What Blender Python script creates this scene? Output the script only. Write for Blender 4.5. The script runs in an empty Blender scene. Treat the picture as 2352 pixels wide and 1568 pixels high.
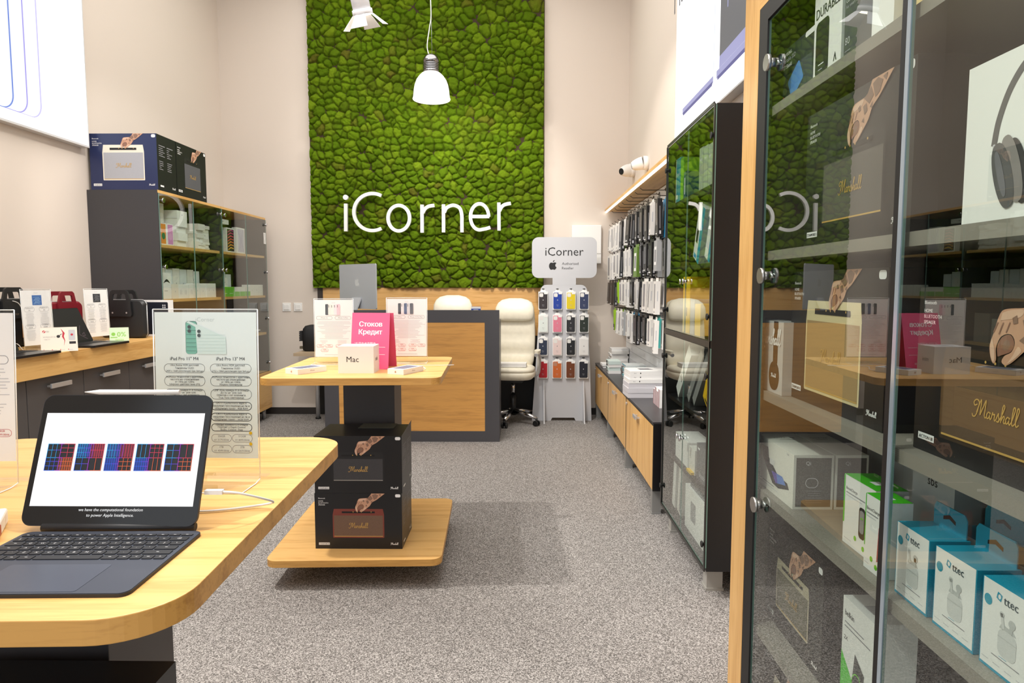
import bpy, bmesh, math, random
import numpy as np
from mathutils import Matrix, Vector, Euler
SC = bpy.context.scene
COL = SC.collection
PI = math.pi
random.seed(7)

# ------------------------------------------------------------------ camera, light, exposure
F = 1560.0; EYE = 1.35                                   # focal length in pixels of a 2352 wide frame, eye height
PITCH = math.atan(129 / F); YAW = math.atan(18 / F * math.cos(PITCH))
cam = bpy.data.cameras.new('camera'); cam.sensor_fit = 'HORIZONTAL'; cam.sensor_width = 36.0
cam.lens = 36.0 * F / 2352; cam.clip_start = 0.02; cam.clip_end = 60
camo = bpy.data.objects.new('camera', cam); COL.objects.link(camo)
camo.location = (0, 0, EYE); camo.rotation_euler = (PI / 2 - PITCH, 0, YAW)
SC.camera = camo
SC.view_settings.view_transform = 'Standard'; SC.view_settings.look = 'None'
SC.view_settings.gamma = 1.0; SC.view_settings.use_curve_mapping = False
SC.view_settings.exposure = 0.08

def P(x, y, X=None, Y=None, Z=None):
    """Point of the room seen at photo pixel (x, y) on a known plane."""
    cp, sp, cy, sy = math.cos(PITCH), math.sin(PITCH), math.cos(YAW), math.sin(YAW)
    fw = Vector((-sy * cp, cy * cp, -sp)); rt = Vector((cy, sy, 0)); up = rt.cross(fw)
    d = fw + rt * ((x - 1176) / F) - up * ((y - 784) / F)
    t = X / d.x if X is not None else Y / d.y if Y is not None else (Z - EYE) / d.z
    return Vector((0, 0, EYE)) + d * t

w = bpy.data.worlds.new('daylight from the open shop front'); SC.world = w; w.use_nodes = True
w.node_tree.nodes['Background'].inputs[0].default_value = (0.93, 0.96, 1.0, 1)
w.node_tree.nodes['Background'].inputs[1].default_value = 1.45

def area_light(name, loc, sx, sy, power, col, rot=(0, 0, 0)):
    l = bpy.data.lights.new(name, 'AREA'); l.shape = 'RECTANGLE'; l.size = sx; l.size_y = sy
    l.energy = power; l.color = col
    o = bpy.data.objects.new(name, l); o.location = loc; o.rotation_euler = rot; COL.objects.link(o); return o
def spot_light(name, loc, aim, power, ang, col, blend=.5, rad=.05):
    l = bpy.data.lights.new(name, 'SPOT'); l.energy = power; l.color = col
    l.spot_size = math.radians(ang); l.spot_blend = blend; l.shadow_soft_size = rad
    o = bpy.data.objects.new(name, l); o.location = loc
    o.rotation_euler = (Vector(aim) - Vector(loc)).to_track_quat('-Z', 'Y').to_euler(); COL.objects.link(o); return o
WARM = (1.0, 0.945, 0.87); NEUT = (1.0, 0.97, 0.93)
area_light('ceiling_fill_rear', (-.9, 4.9, 4.5), 3.0, 3.2, 88, NEUT)  # added broad fill under the ceiling, not a fitting of the shop
area_light('ceiling_fill_front', (-.9, 1.2, 4.5), 3.0, 3.2, 85, NEUT)  # same added soft fill over the front half
spot_light('track_light_table', (-2.05, 2.75, 3.7), (-.75, 3.35, .9), 340, 62, WARM, .4, .04)
spot_light('track_light_counter', (-1.3, 2.2, 3.7), (-2.5, 3.7, 1.0), 120, 60, WARM)
spot_light('track_light_front_table', (-.2, 1.9, 3.8), (-.8, 1.2, .9), 170, 55, WARM)
spot_light('track_light_moss_right', (-.25, 4.3, 3.9), (-.35, 7.0, 2.0), 230, 46, WARM, .8)
spot_light('track_light_moss_left', (-1.8, 4.3, 3.9), (-1.3, 7.0, 2.7), 80, 50, WARM, .9)
spot_light('track_light_stand', (-.3, 4.6, 3.9), (.5, 6.6, .9), 70, 45, WARM)
spot_light('fill_spot_near_cabinet', (-1.6, .7, 3.9), (.7, 1.2, .75), 250, 46, NEUT, .6, .06)  # added spot that brightens the goods behind the near glass doors
spot_light('fill_spot_tall_cabinet', (-1.5, 2.6, 3.9), (.85, 3.3, .8), 210, 40, NEUT, .6)  # added spot, aimed so the tall black cabinet's contents show
spot_light('track_light_wall_goods', (-.6, 3.8, 3.9), (1.1, 5.4, 1.4), 170, 55, WARM)
spot_light('track_light_cabinets', (-.9, 3.2, 3.9), (-2.6, 5.6, 1.4), 150, 50, WARM)

# ------------------------------------------------------------------ materials
def lin(h):
    h = h.lstrip('#'); c = [int(h[i:i + 2], 16) / 255 for i in (0, 2, 4)]
    return tuple(x / 12.92 if x <= .04045 else ((x + .055) / 1.055) ** 2.4 for x in c) + (1,)
_M = {}
def mat(name, col='#808080', rough=.5, metal=0, emit=None, es=1.0, spec=.5, noise=0, nscale=40, bump=0):
    if name in _M: return _M[name]
    m = bpy.data.materials.new(name); m.use_nodes = True; nt = m.node_tree; b = nt.nodes['Principled BSDF']
    c = lin(col); b.inputs['Base Color'].default_value = c; b.inputs['Roughness'].default_value = rough
    b.inputs['Metallic'].default_value = metal; b.inputs['Specular IOR Level'].default_value = spec
    if emit:
        b.inputs['Emission Color'].default_value = lin(emit); b.inputs['Emission Strength'].default_value = es
    if noise or bump:
        tc = nt.nodes.new('ShaderNodeTexCoord'); n = nt.nodes.new('ShaderNodeTexNoise')
        n.inputs['Scale'].default_value = nscale; n.inputs['Detail'].default_value = 4
        nt.links.new(tc.outputs['Object'], n.inputs['Vector'])
        if noise:
            r = nt.nodes.new('ShaderNodeValToRGB')
            r.color_ramp.elements[0].position = .3; r.color_ramp.elements[1].position = .7
            r.color_ramp.elements[0].color = tuple(x * (1 - noise) for x in c[:3]) + (1,)
            r.color_ramp.elements[1].color = tuple(min(1, x * (1 + noise)) for x in c[:3]) + (1,)
            nt.links.new(n.outputs['Fac'], r.inputs['Fac']); nt.links.new(r.outputs['Color'], b.inputs['Base Color'])
        if bump:
            bp = nt.nodes.new('ShaderNodeBump'); bp.inputs['Strength'].default_value = bump; bp.inputs['Distance'].default_value = .002
            nt.links.new(n.outputs['Fac'], bp.inputs['Height']); nt.links.new(bp.outputs['Normal'], b.inputs['Normal'])
    _M[name] = m; return m
def glow(name, col, strength=1.0):
    if name in _M: return _M[name]
    m = mat(name, '#101010', .4, emit=col, es=strength); return m
def oak(axis='x', dark='#c99450', light='#e2b470', rough=.38, tag=''):
    name = 'oak ' + axis + tag
    if name in _M: return _M[name]
    m = bpy.data.materials.new(name); m.use_nodes = True; nt = m.node_tree; b = nt.nodes['Principled BSDF']; L = nt.links.new
    tc = nt.nodes.new('ShaderNodeTexCoord'); mp = nt.nodes.new('ShaderNodeMapping')
    sc = {'x': (1.6, 26, 26), 'y': (26, 1.6, 26), 'z': (26, 26, 1.6)}[axis]
    mp.inputs['Scale'].default_value = sc; L(tc.outputs['Object'], mp.inputs['Vector'])
    n = nt.nodes.new('ShaderNodeTexNoise'); n.inputs['Scale'].default_value = 1.0; n.inputs['Detail'].default_value = 5; n.inputs['Distortion'].default_value = .6
    L(mp.outputs[0], n.inputs['Vector'])
    mp2 = nt.nodes.new('ShaderNodeMapping'); mp2.inputs['Scale'].default_value = tuple(v * 7 for v in sc); L(tc.outputs['Object'], mp2.inputs['Vector'])
    n2 = nt.nodes.new('ShaderNodeTexNoise'); n2.inputs['Scale'].default_value = 1.0; n2.inputs['Detail'].default_value = 3
    L(mp2.outputs[0], n2.inputs['Vector'])
    mx = nt.nodes.new('ShaderNodeMath'); mx.operation = 'MULTIPLY_ADD'; mx.inputs[1].default_value = .35; L(n2.outputs['Fac'], mx.inputs[0])
    sc1 = nt.nodes.new('ShaderNodeMath'); sc1.operation = 'MULTIPLY'; sc1.inputs[1].default_value = .7; L(n.outputs['Fac'], sc1.inputs[0]); L(sc1.outputs[0], mx.inputs[2])
    r = nt.nodes.new('ShaderNodeValToRGB'); e = r.color_ramp.elements
    e[0].position = .34; e[0].color = lin(dark); e[1].position = .56; e[1].color = lin(light)
    L(mx.outputs[0], r.inputs['Fac']); L(r.outputs['Color'], b.inputs['Base Color']); b.inputs['Roughness'].default_value = rough
    bp = nt.nodes.new('ShaderNodeBump'); bp.inputs['Strength'].default_value = .06; bp.inputs['Distance'].default_value = .001
    L(n2.outputs['Fac'], bp.inputs['Height']); L(bp.outputs['Normal'], b.inputs['Normal'])
    _M[name] = m; return m
def sheer(name, tint='#ffffff', clear=1.0, base=.04, gloss=True, boost=1.0):
    """Clear sheet: see-through with a mirror share that follows the angle of view (both faces)."""
    if name in _M: return _M[name]
    m = bpy.data.materials.new(name); m.use_nodes = True; nt = m.node_tree; nt.nodes.clear(); L = nt.links.new
    out = nt.nodes.new('ShaderNodeOutputMaterial'); t = nt.nodes.new('ShaderNodeBsdfTransparent')
    c = lin(tint); t.inputs[0].default_value = tuple(x * clear for x in c[:3]) + (1,)
    if not gloss:
        L(t.outputs[0], out.inputs[0]); _M[name] = m; return m
    g = nt.nodes.new('ShaderNodeBsdfGlossy'); g.inputs['Roughness'].default_value = 0.0; g.inputs[0].default_value = (.96, .98, .97, 1)
    geo = nt.nodes.new('ShaderNodeNewGeometry'); d = nt.nodes.new('ShaderNodeVectorMath'); d.operation = 'DOT_PRODUCT'
    L(geo.outputs['Incoming'], d.inputs[0]); L(geo.outputs['Normal'], d.inputs[1])
    def mth(op, a, bb):
        n = nt.nodes.new('ShaderNodeMath'); n.operation = op
        for i, v in enumerate((a, bb)):
            if v is None: continue
            if isinstance(v, (int, float)): n.inputs[i].default_value = v
            else: L(v, n.inputs[i])
        return n.outputs[0]
    a = mth('ABSOLUTE', d.outputs['Value'], None); a = mth('SUBTRACT', 1.0, a); a = mth('POWER', a, 5.0)
    a = mth('MULTIPLY', a, 1 - base); a = mth('ADD', a, base)
    num = mth('MULTIPLY', a, 2.0 * boost); den = mth('ADD', a, 1.0); fac = mth('DIVIDE', num, den); fac = mth('MINIMUM', fac, 1.0)
    mix = nt.nodes.new('ShaderNodeMixShader'); L(fac, mix.inputs[0]); L(t.outputs[0], mix.inputs[1]); L(g.outputs[0], mix.inputs[2])
    L(mix.outputs[0], out.inputs[0]); _M[name] = m; return m
def carpet_mat():
    m = bpy.data.materials.new('speckled grey carpet'); m.use_nodes = True; nt = m.node_tree; b = nt.nodes['Principled BSDF']; L = nt.links.new
    tc = nt.nodes.new('ShaderNodeTexCoord')
    n = nt.nodes.new('ShaderNodeTexVoronoi'); n.inputs['Scale'].default_value = 290
    L(tc.outputs['Object'], n.inputs['Vector']); sp_ = nt.nodes.new('ShaderNodeSeparateColor'); L(n.outputs['Color'], sp_.inputs[0])
    r = nt.nodes.new('ShaderNodeValToRGB'); e = r.color_ramp.elements
    e[0].position = .05; e[0].color = lin('#575452'); e[1].position = .95; e[1].color = lin('#b9b5b2')
    x = e.new(.5); x.color = lin('#84807d')
    L(sp_.outputs[0], r.inputs['Fac'])
    n2 = nt.nodes.new('ShaderNodeTexNoise'); n2.inputs['Scale'].default_value = 1.3; n2.inputs['Detail'].default_value = 3; L(tc.outputs['Object'], n2.inputs['Vector'])
    mr = nt.nodes.new('ShaderNodeMapRange'); mr.inputs[3].default_value = .93; mr.inputs[4].default_value = 1.05; L(n2.outputs['Fac'], mr.inputs[0])
    vm = nt.nodes.new('ShaderNodeVectorMath'); vm.operation = 'SCALE'; L(r.outputs['Color'], vm.inputs[0]); L(mr.outputs[0], vm.inputs['Scale'])
    L(vm.outputs[0], b.inputs['Base Color']); b.inputs['Roughness'].default_value = .95; b.inputs['Specular IOR Level'].default_value = .1
    bp = nt.nodes.new('ShaderNodeBump'); bp.inputs['Strength'].default_value = .3; bp.inputs['Distance'].default_value = .002
    L(n.outputs['Distance'], bp.inputs['Height']); L(bp.outputs['Normal'], b.inputs['Normal'])
    return m
def moss_mat():
    m = bpy.data.materials.new('preserved cushion moss'); m.use_nodes = True; nt = m.node_tree; b = nt.nodes['Principled BSDF']; L = nt.links.new
    at = nt.nodes.new('ShaderNodeAttribute'); at.attribute_name = 'cushion'
    sep = nt.nodes.new('ShaderNodeSeparateColor'); L(at.outputs['Color'], sep.inputs[0])
    tc = nt.nodes.new('ShaderNodeTexCoord')
    n = nt.nodes.new('ShaderNodeTexNoise'); n.inputs['Scale'].default_value = 130; n.inputs['Detail'].default_value = 5; n.inputs['Roughness'].default_value = .7; L(tc.outputs['Object'], n.inputs['Vector'])
    nb = nt.nodes.new('ShaderNodeTexNoise'); nb.inputs['Scale'].default_value = 9; nb.inputs['Detail'].default_value = 3; L(tc.outputs['Object'], nb.inputs['Vector'])
    r = nt.nodes.new('ShaderNodeValToRGB'); e = r.color_ramp.elements
    e[0].position = 0; e[0].color = lin('#46560f'); e[1].position = 1; e[1].color = lin('#87942a')
    x = e.new(.45); x.color = lin('#587612'); x = e.new(.75); x.color = lin('#6b8718')
    mx = nt.nodes.new('ShaderNodeMath'); mx.operation = 'MULTIPLY_ADD'; mx.inputs[1].default_value = .55; L(sep.outputs[0], mx.inputs[0])
    ns = nt.nodes.new('ShaderNodeMath'); ns.operation = 'MULTIPLY'; ns.inputs[1].default_value = .5; L(n.outputs['Fac'], ns.inputs[0]); L(ns.outputs[0], mx.inputs[2])
    L(mx.outputs[0], r.inputs['Fac'])
    br = nt.nodes.new('ShaderNodeMix'); br.data_type = 'RGBA'; br.inputs['B'].default_value = lin('#6d4f2c')
    ma = nt.nodes.new('ShaderNodeMath'); ma.operation = 'MULTIPLY'; L(sep.outputs[1], ma.inputs[0]); L(nb.outputs['Fac'], ma.inputs[1])
    L(ma.outputs[0], br.inputs['Factor']); L(r.outputs['Color'], br.inputs['A']); L(br.outputs['Result'], b.inputs['Base Color'])
    b.inputs['Roughness'].default_value = .95; b.inputs['Specular IOR Level'].default_value = .05
    bp = nt.nodes.new('ShaderNodeBump'); bp.inputs['Strength'].default_value = 1.0; bp.inputs['Distance'].default_value = .010
    L(n.outputs['Fac'], bp.inputs['Height']); L(bp.outputs['Normal'], b.inputs['Normal'])
    return m

WALL = mat('warm beige wall paint', '#dacfc4', .85, spec=.2)
OAKX, OAKY, OAKZ = oak('x'), oak('y'), oak('z')
GREY = mat('charcoal laminate', '#4a484a', .45)
DARK = mat('dark laminate', '#38373a', .42)
BLACK = mat('black laminate', '#131214', .38)
JET = mat('matt black', '#0c0c0d', .55)
WHITE = mat('white plastic', '#ecebe8', .4)
CARD = mat('white carton', '#eeedeb', .45)
CARD2 = mat('off white carton', '#dfddd8', .5)
STEEL = mat('brushed steel', '#c4c4c5', .35, .55)
CHROME = mat('polished chrome', '#dedee0', .08, 1)
ALU = mat('space grey aluminium', '#bfc3c8', .35, .1)
INK = mat('black ink', '#1b1b1d', .6); INKG = mat('grey ink', '#8b8b90', .6); INKL = mat('pale grey ink', '#c3c3c8', .6)
INKW = mat('white ink', '#f2f2f2', .6); GOLD = mat('gold ink', '#c9a25a', .4); INKR = mat('red ink', '#c2474d', .6)
PAPER = mat('white paper', '#f3f2f1', .6)
TEAL = mat('turquoise carton', '#1c98b4', .45); LIME = mat('lime green carton', '#6cc429', .45)
PINK = mat('raspberry pink paper', '#e65a85', .5)
ACRYL = sheer('clear acrylic', '#fdfefe', 1.0, .03, boost=.6)
ACRYLE = mat('acrylic edge', '#eef1f1', .2)
GLASS = sheer('door glass front', '#f3f8f5', .99, .045, boost=1.0)
GLASSC = sheer('door glass body', '#f8fbf9', 1.0, gloss=False)
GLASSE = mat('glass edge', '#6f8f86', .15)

# ------------------------------------------------------------------ mesh helpers
_tc = {}
def text_geo(s, bold=0.0, shear=0.0, res=2):
    k = (s, bold, shear, res)
    if k not in _tc:
        cu = bpy.data.curves.new('lettering', 'FONT'); cu.body = s; cu.size = 1; cu.offset = bold; cu.shear = shear; cu.resolution_u = res
        o = bpy.data.objects.new('lettering', cu); me = bpy.data.meshes.new_from_object(o)
        v = [(p.co.x, p.co.y) for p in me.vertices]; f = [tuple(p.vertices) for p in me.polygons]
        bpy.data.objects.remove(o); bpy.data.curves.remove(cu); bpy.data.meshes.remove(me)
        xs = [p[0] for p in v] or [0, 0]
        _tc[k] = (v, f, min(xs), max(xs))
    return _tc[k]
EPS = .00035
class MB:
    def __init__(s): s.v = []; s.f = []; s.fm = []; s.sm = []; s.mats = []; s.M = Matrix()
    def mi(s, m):
        if m not in s.mats: s.mats.append(m)
        return s.mats.index(m)
    def add(s, vs, fs, m, smooth=False):
        b = len(s.v); s.v += [tuple(s.M @ Vector(v)) for v in vs]
        return s.fs(b, fs, m, smooth)
    def fs(s, b, fs, m, smooth=False):
        k = s.mi(m)
        for f in fs: s.f.append(tuple(b + i for i in f)); s.fm.append(k); s.sm.append(smooth)
        return b
    def box(s, a, b, m, faces=None):
        (x0, y0, z0), (x1, y1, z1) = a, b
        v = [(x0, y0, z0), (x1, y0, z0), (x1, y1, z0), (x0, y1, z0), (x0, y0, z1), (x1, y0, z1), (x1, y1, z1), (x0, y1, z1)]
        fs = dict(b=(3, 2, 1, 0), t=(4, 5, 6, 7), f=(0, 1, 5, 4), r=(1, 2, 6, 5), k=(2, 3, 7, 6), l=(3, 0, 4, 7))
        q = s.add(v, [], m)
        for key, f in fs.items(): s.fs(q, [f], (faces or {}).get(key, m))
    def cbox(s, c, d, m): s.box([c[i] - d[i] / 2 for i in range(3)], [c[i] + d[i] / 2 for i in range(3)], m)
    def prism(s, o, z0, z1, m, side=None, smooth=False):
        n = len(o); v = [(x, y, z0) for x, y in o] + [(x, y, z1) for x, y in o]
        q = s.add(v, [tuple(range(n - 1, -1, -1)), tuple(range(n, 2 * n))], m)
        s.fs(q, [(i, (i + 1) % n, n + (i + 1) % n, n + i) for i in range(n)], side or m, smooth)
    def poly(s, pts, m, layer=1): s.add([(x, y, layer * EPS) for x, y in pts], [tuple(range(len(pts)))], m)
    def rect(s, x0, y0, x1, y1, m, layer=1): s.poly([(x0, y0), (x1, y0), (x1, y1), (x0, y1)], m, layer)
    def rrect(s, x0, y0, x1, y1, r, m, layer=1, n=5): s.poly(rrect(x0, y0, x1, y1, r, n), m, layer)
    def ring(s, outer, inner, m, layer=1):
        n = len(outer); v = [(x, y, layer * EPS) for x, y in outer] + [(x, y, layer * EPS) for x, y in inner]
        s.add(v, [(i, (i + 1) % n, n + (i + 1) % n, n + i) for i in range(n)], m)
    def rframe(s, x0, y0, x1, y1, r, t, m, layer=1, n=5):
        s.ring(rrect(x0, y0, x1, y1, r, n), rrect(x0 + t, y0 + t, x1 - t, y1 - t, max(r - t, .0002), n), m, layer)
    def stroke(s, pts, wd, m, layer=1):
        for i_, ((x0, y0), (x1, y1)) in enumerate(zip(pts, pts[1:])):
            dx, dy = x1 - x0, y1 - y0; l = math.hypot(dx, dy) or 1e-9; nx, ny = -dy / l * wd / 2, dx / l * wd / 2; ex, ey = dx / l * wd * .3, dy / l * wd * .3
            s.poly([(x0 - ex - nx, y0 - ey - ny), (x1 + ex - nx, y1 + ey - ny), (x1 + ex + nx, y1 + ey + ny), (x0 - ex + nx, y0 - ey + ny)], m, layer + .22 * (i_ % 3))
    def disc(s, x, y, r, m, layer=1, n=20): s.poly([(x + r * math.cos(2 * PI * i / n), y + r * math.sin(2 * PI * i / n)) for i in range(n)], m, layer)
    def text(s, t, x, y, size, m, align='c', layer=2, bold=0, shear=0, fit=None):
        v, f, a, b = text_geo(t, min(bold, 0), shear)
        if bold > .01:
            e = size * min(bold, .05) * .55
            for n_, dx_ in enumerate((-e, e)): s.text(t, x + dx_, y, size, m, align, layer + .2 + .2 * n_, 0, shear, fit)
        sx = size
        if fit: sx = min(size, fit / max(b - a, 1e-6)) if fit > 0 else -fit / max(b - a, 1e-6)
        off = {'l': -a, 'c': -(a + b) / 2, 'r': -b}[align]
        s.add([(x + (p[0] + off) * sx, y + p[1] * size, layer * EPS) for p in v], f, m)
    def tube(s, path, r, m, n=8, cap=True, smooth=True):
        path = [Vector(p) for p in path]; rs = r if isinstance(r, (list, tuple)) else [r] * len(path); v = []; f = []
        prev = None
        for i, p in enumerate(path):
            t = (path[min(i + 1, len(path) - 1)] - path[max(i - 1, 0)]).normalized()
            if prev is None:
                a = Vector((0, 0, 1)) if abs(t.z) < .9 else Vector((1, 0, 0)); u = t.cross(a).normalized()
            else:
                u = (prev - t * prev.dot(t)); u = u.normalized() if u.length > 1e-6 else t.orthogonal().normalized()
            prev = u; q = t.cross(u)
            v += [tuple(p + u * rs[i] * math.cos(2 * PI * k / n) + q * rs[i] * math.sin(2 * PI * k / n)) for k in range(n)]
        for i in range(len(path) - 1):
            for k in range(n): f.append((i * n + k, i * n + (k + 1) % n, (i + 1) * n + (k + 1) % n, (i + 1) * n + k))
        q = s.add(v, f, m, smooth)
        if cap: s.fs(q, [tuple(range(n - 1, -1, -1)), tuple(range(len(v) - n, len(v)))], m)
    def cyl(s, a, b, r, m, n=24, r2=None): s.tube([a, b], [r, r if r2 is None else r2], m, n)
    def lathe(s, prof, m, n=28, smooth=True):
        v = [(r * math.cos(2 * PI * k / n), r * math.sin(2 * PI * k / n), z) for r, z in prof for k in range(n)]
        s.add(v, [(i * n + k, i * n + (k + 1) % n, (i + 1) * n + (k + 1) % n, (i + 1) * n + k) for i in range(len(prof) - 1) for k in range(n)], m, smooth)
    def loft(s, loops, m, smooth=True, cap=True):
        n = len(loops[0]); v = [p for l in loops for p in l]
        q = s.add(v, [(i * n + k, i * n + (k + 1) % n, (i + 1) * n + (k + 1) % n, (i + 1) * n + k) for i in range(len(loops) - 1) for k in range(n)], m, smooth)
        if cap: s.fs(q, [tuple(range(n - 1, -1, -1)), tuple(range(len(v) - n, len(v)))], m, smooth)
    def mesh(s, name):
        me = bpy.data.meshes.new(name); me.from_pydata(s.v, [], s.f)
        for m in s.mats: me.materials.append(m)
        me.polygons.foreach_set('material_index', s.fm); me.polygons.foreach_set('use_smooth', s.sm); me.update()
        return me
    # faces of a w x d x h carton centred on the origin, base at z = 0
    def face(s, side, w, d, h):
        o, u, v = {'front': ((-w / 2, -d / 2, 0), (1, 0, 0), (0, 0, 1)), 'left': ((-w / 2, d / 2, 0), (0, -1, 0), (0, 0, 1)),
                   'right': ((w / 2, -d / 2, 0), (0, 1, 0), (0, 0, 1)), 'top': ((-w / 2, -d / 2, h), (1, 0, 0), (0, 1, 0)),
                   'back': ((w / 2, d / 2, 0), (-1, 0, 0), (0, 0, 1)), 'topr': ((w / 2, -d / 2, h), (0, 1, 0), (-1, 0, 0))}[side]
        s.frame(o, u, v); return {'front': (w, h), 'back': (w, h), 'left': (d, h), 'right': (d, h), 'top': (w, d), 'topr': (d, w)}[side]
    def frame(s, o, u, v):
        u = Vector(u).normalized(); v = Vector(v).normalized(); n = u.cross(v)
        s.M = Matrix(((u.x, v.x, n.x, o[0]), (u.y, v.y, n.y, o[1]), (u.z, v.z, n.z, o[2]), (0, 0, 0, 1)))
    def home(s): s.M = Matrix()
def rrect(x0, y0, x1, y1, r, n=5):
    r = min(r, (x1 - x0) / 2 * .999, (y1 - y0) / 2 * .999); o = []
    for cx, cy, a in ((x1 - r, y1 - r, 0), (x0 + r, y1 - r, 90), (x0 + r, y0 + r, 180), (x1 - r, y0 + r, 270)):
        for i in range(n + 1):
            t = math.radians(a + 90 * i / n); o.append((cx + r * math.cos(t), cy + r * math.sin(t)))
    return o
def smooth_path(pts, k=6):
    pts = [Vector(p) for p in pts]; out = []
    for i in range(len(pts) - 1):
        a, b, c, d = pts[max(i - 1, 0)], pts[i], pts[i + 1], pts[min(i + 2, len(pts) - 1)]
        for j in range(k):
            t = j / k; out.append(.5 * ((2 * b) + (c - a) * t + (2 * a - 5 * b + 4 * c - d) * t * t + (3 * b - a - 3 * c + d) * t ** 3))
    out.append(pts[-1]); return out
def spath2(pts, k=5): return [(p.x, p.y) for p in smooth_path([(x, y, 0) for x, y in pts], k)]

def tag(o, label=None, cat=None, group=None, kind=None):
    if label: o['label'] = label
    if cat: o['category'] = cat
    if group: o['group'] = group
    if kind: o['kind'] = kind
    return o
def link(name, me, parent=None, loc=(0, 0, 0), rot=(0, 0, 0)):
    o = bpy.data.objects.new(name, me); COL.objects.link(o); o.location = loc; o.rotation_euler = rot
    if parent: o.parent = parent
    return o
def obj(name, mb, parent=None, loc=(0, 0, 0), rot=(0, 0, 0), bevel=0, seg=2):
    o = link(name, mb.mesh(name), parent, loc, rot)
    if bevel:
        md = o.modifiers.new('soft edges', 'BEVEL'); md.width = bevel; md.segments = seg; md.limit_method = 'ANGLE'; md.angle_limit = math.radians(50)
    return o
def thing(name, label, cat, loc=(0, 0, 0), rz=0, group=None, rot=None):
    o = bpy.data.objects.new(name, None); o.empty_display_size = .05; COL.objects.link(o)
    o.location = loc; o.rotation_euler = rot or (0, 0, rz); return tag(o, label, cat, group)
def dup(root, loc, rz=None, label=None, group=None, rot=None):
    def cp(o, par):
        c = o.copy(); COL.objects.link(c); c.parent = par
        for ch in [x for x in o.children]: cp(ch, c)
        return c
    r = cp(root, None); r.location = loc
    if rz is not None: r.rotation_euler = (0, 0, rz)
    if rot is not None: r.rotation_euler = rot
    return tag(r, label, None, group)
def struct(name, mb, bevel=0): return tag(obj(name, mb, bevel=bevel), kind='structure')
def one(name, label, cat, mb, loc=(0, 0, 0), rot=(0, 0, 0), group=None, bevel=0): return tag(obj(name, mb, None, loc, rot, bevel), label, cat, group)

# ------------------------------------------------------------------ printed art
APPLE = [(0, .36), (.12, .40), (.25, .43), (.38, .40), (.46, .32), (.385, .25), (.335, .16), (.315, .05), (.335, -.06), (.40, -.15), (.48, -.20), (.45, -.30), (.37, -.43), (.28, -.51), (.19, -.53),
         (.09, -.50), (0, -.48), (-.09, -.50), (-.19, -.53), (-.28, -.51), (-.38, -.41), (-.46, -.26), (-.495, -.09), (-.48, .10), (-.42, .26), (-.33, .36), (-.22, .41), (-.1, .39)]
LEAF = [(.0, .46), (.01, .55), (.06, .64), (.14, .70), (.21, .72), (.21, .64), (.17, .55), (.09, .48)]
def apple(mb, x, y, h, m, layer=1):
    for o in (APPLE, LEAF): mb.poly([(x + a * h * .8, y + b * h * .8) for a, b in o], m, layer)
def _letters():
    L = [[(1.0, 1.9), (.5, 1.7), (.35, 2.2), (.9, 2.6), (1.45, 2.3), (1.25, 1.2), (.75, .2), (.2, .05), (.05, .4)], [(1.0, .8), (1.9, 2.7), (1.85, 1.4), (1.75, .5), (2.3, 1.6), (2.9, 2.75), (2.75, 1.4), (2.65, .5), (2.9, .25), (3.15, .6)]]
    A = [(.7, 1.05), (.4, 1.2), (.05, .75), (.15, .25), (.5, .45), (.78, 1.15), (.62, .5), (.8, .22), (1.05, .55)]
    L.append([(3.05 + x, y) for x, y in A])
    L.append([(4.1, .55), (4.32, 1.3), (4.42, 1.0), (4.75, 1.12), (4.66, .5), (4.78, .2), (5.0, .42)])
    L.append([(4.95, .38), (5.42, 1.35), (5.46, 1.0), (5.62, .5), (5.45, .18), (5.1, .22)])
    L.append([(5.4, .2), (5.9, .8), (6.6, 2.3), (6.45, 2.7), (6.2, 2.1), (5.95, .2)]); L.append([(6.0, .5), (6.4, 1.15), (6.6, 1.0), (6.45, .4), (6.65, .2), (6.95, .55)])
    L.append([(6.85 + x, y) for x, y in A])
    for d in (0, .75): L.append([(7.9 + d, .55), (8.5 + d, 2.1), (8.5 + d, 2.7), (8.2 + d, 2.4), (8.0 + d, .6), (8.2 + d, .2), (8.55 + d, .5)])
    return L
SCRIPT = [spath2(l, 3) for l in _letters()]
def script(mb, x, y, wd, m, layer=3, t=.17):
    k = wd / 9.4
    for j, l in enumerate(SCRIPT): mb.stroke([(x + a * k, y + b * k) for a, b in l], t * k, m, layer + .7 * (j % 2))
SKIN = mat('printed skin', '#c99a7e', .5); SKIN2 = mat('printed skin shade', '#8f6350', .5); SKIN3 = mat('printed skin light', '#dcb59c', .5)
TATT = mat('printed tattoo', '#8a6a59', .5)
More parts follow.
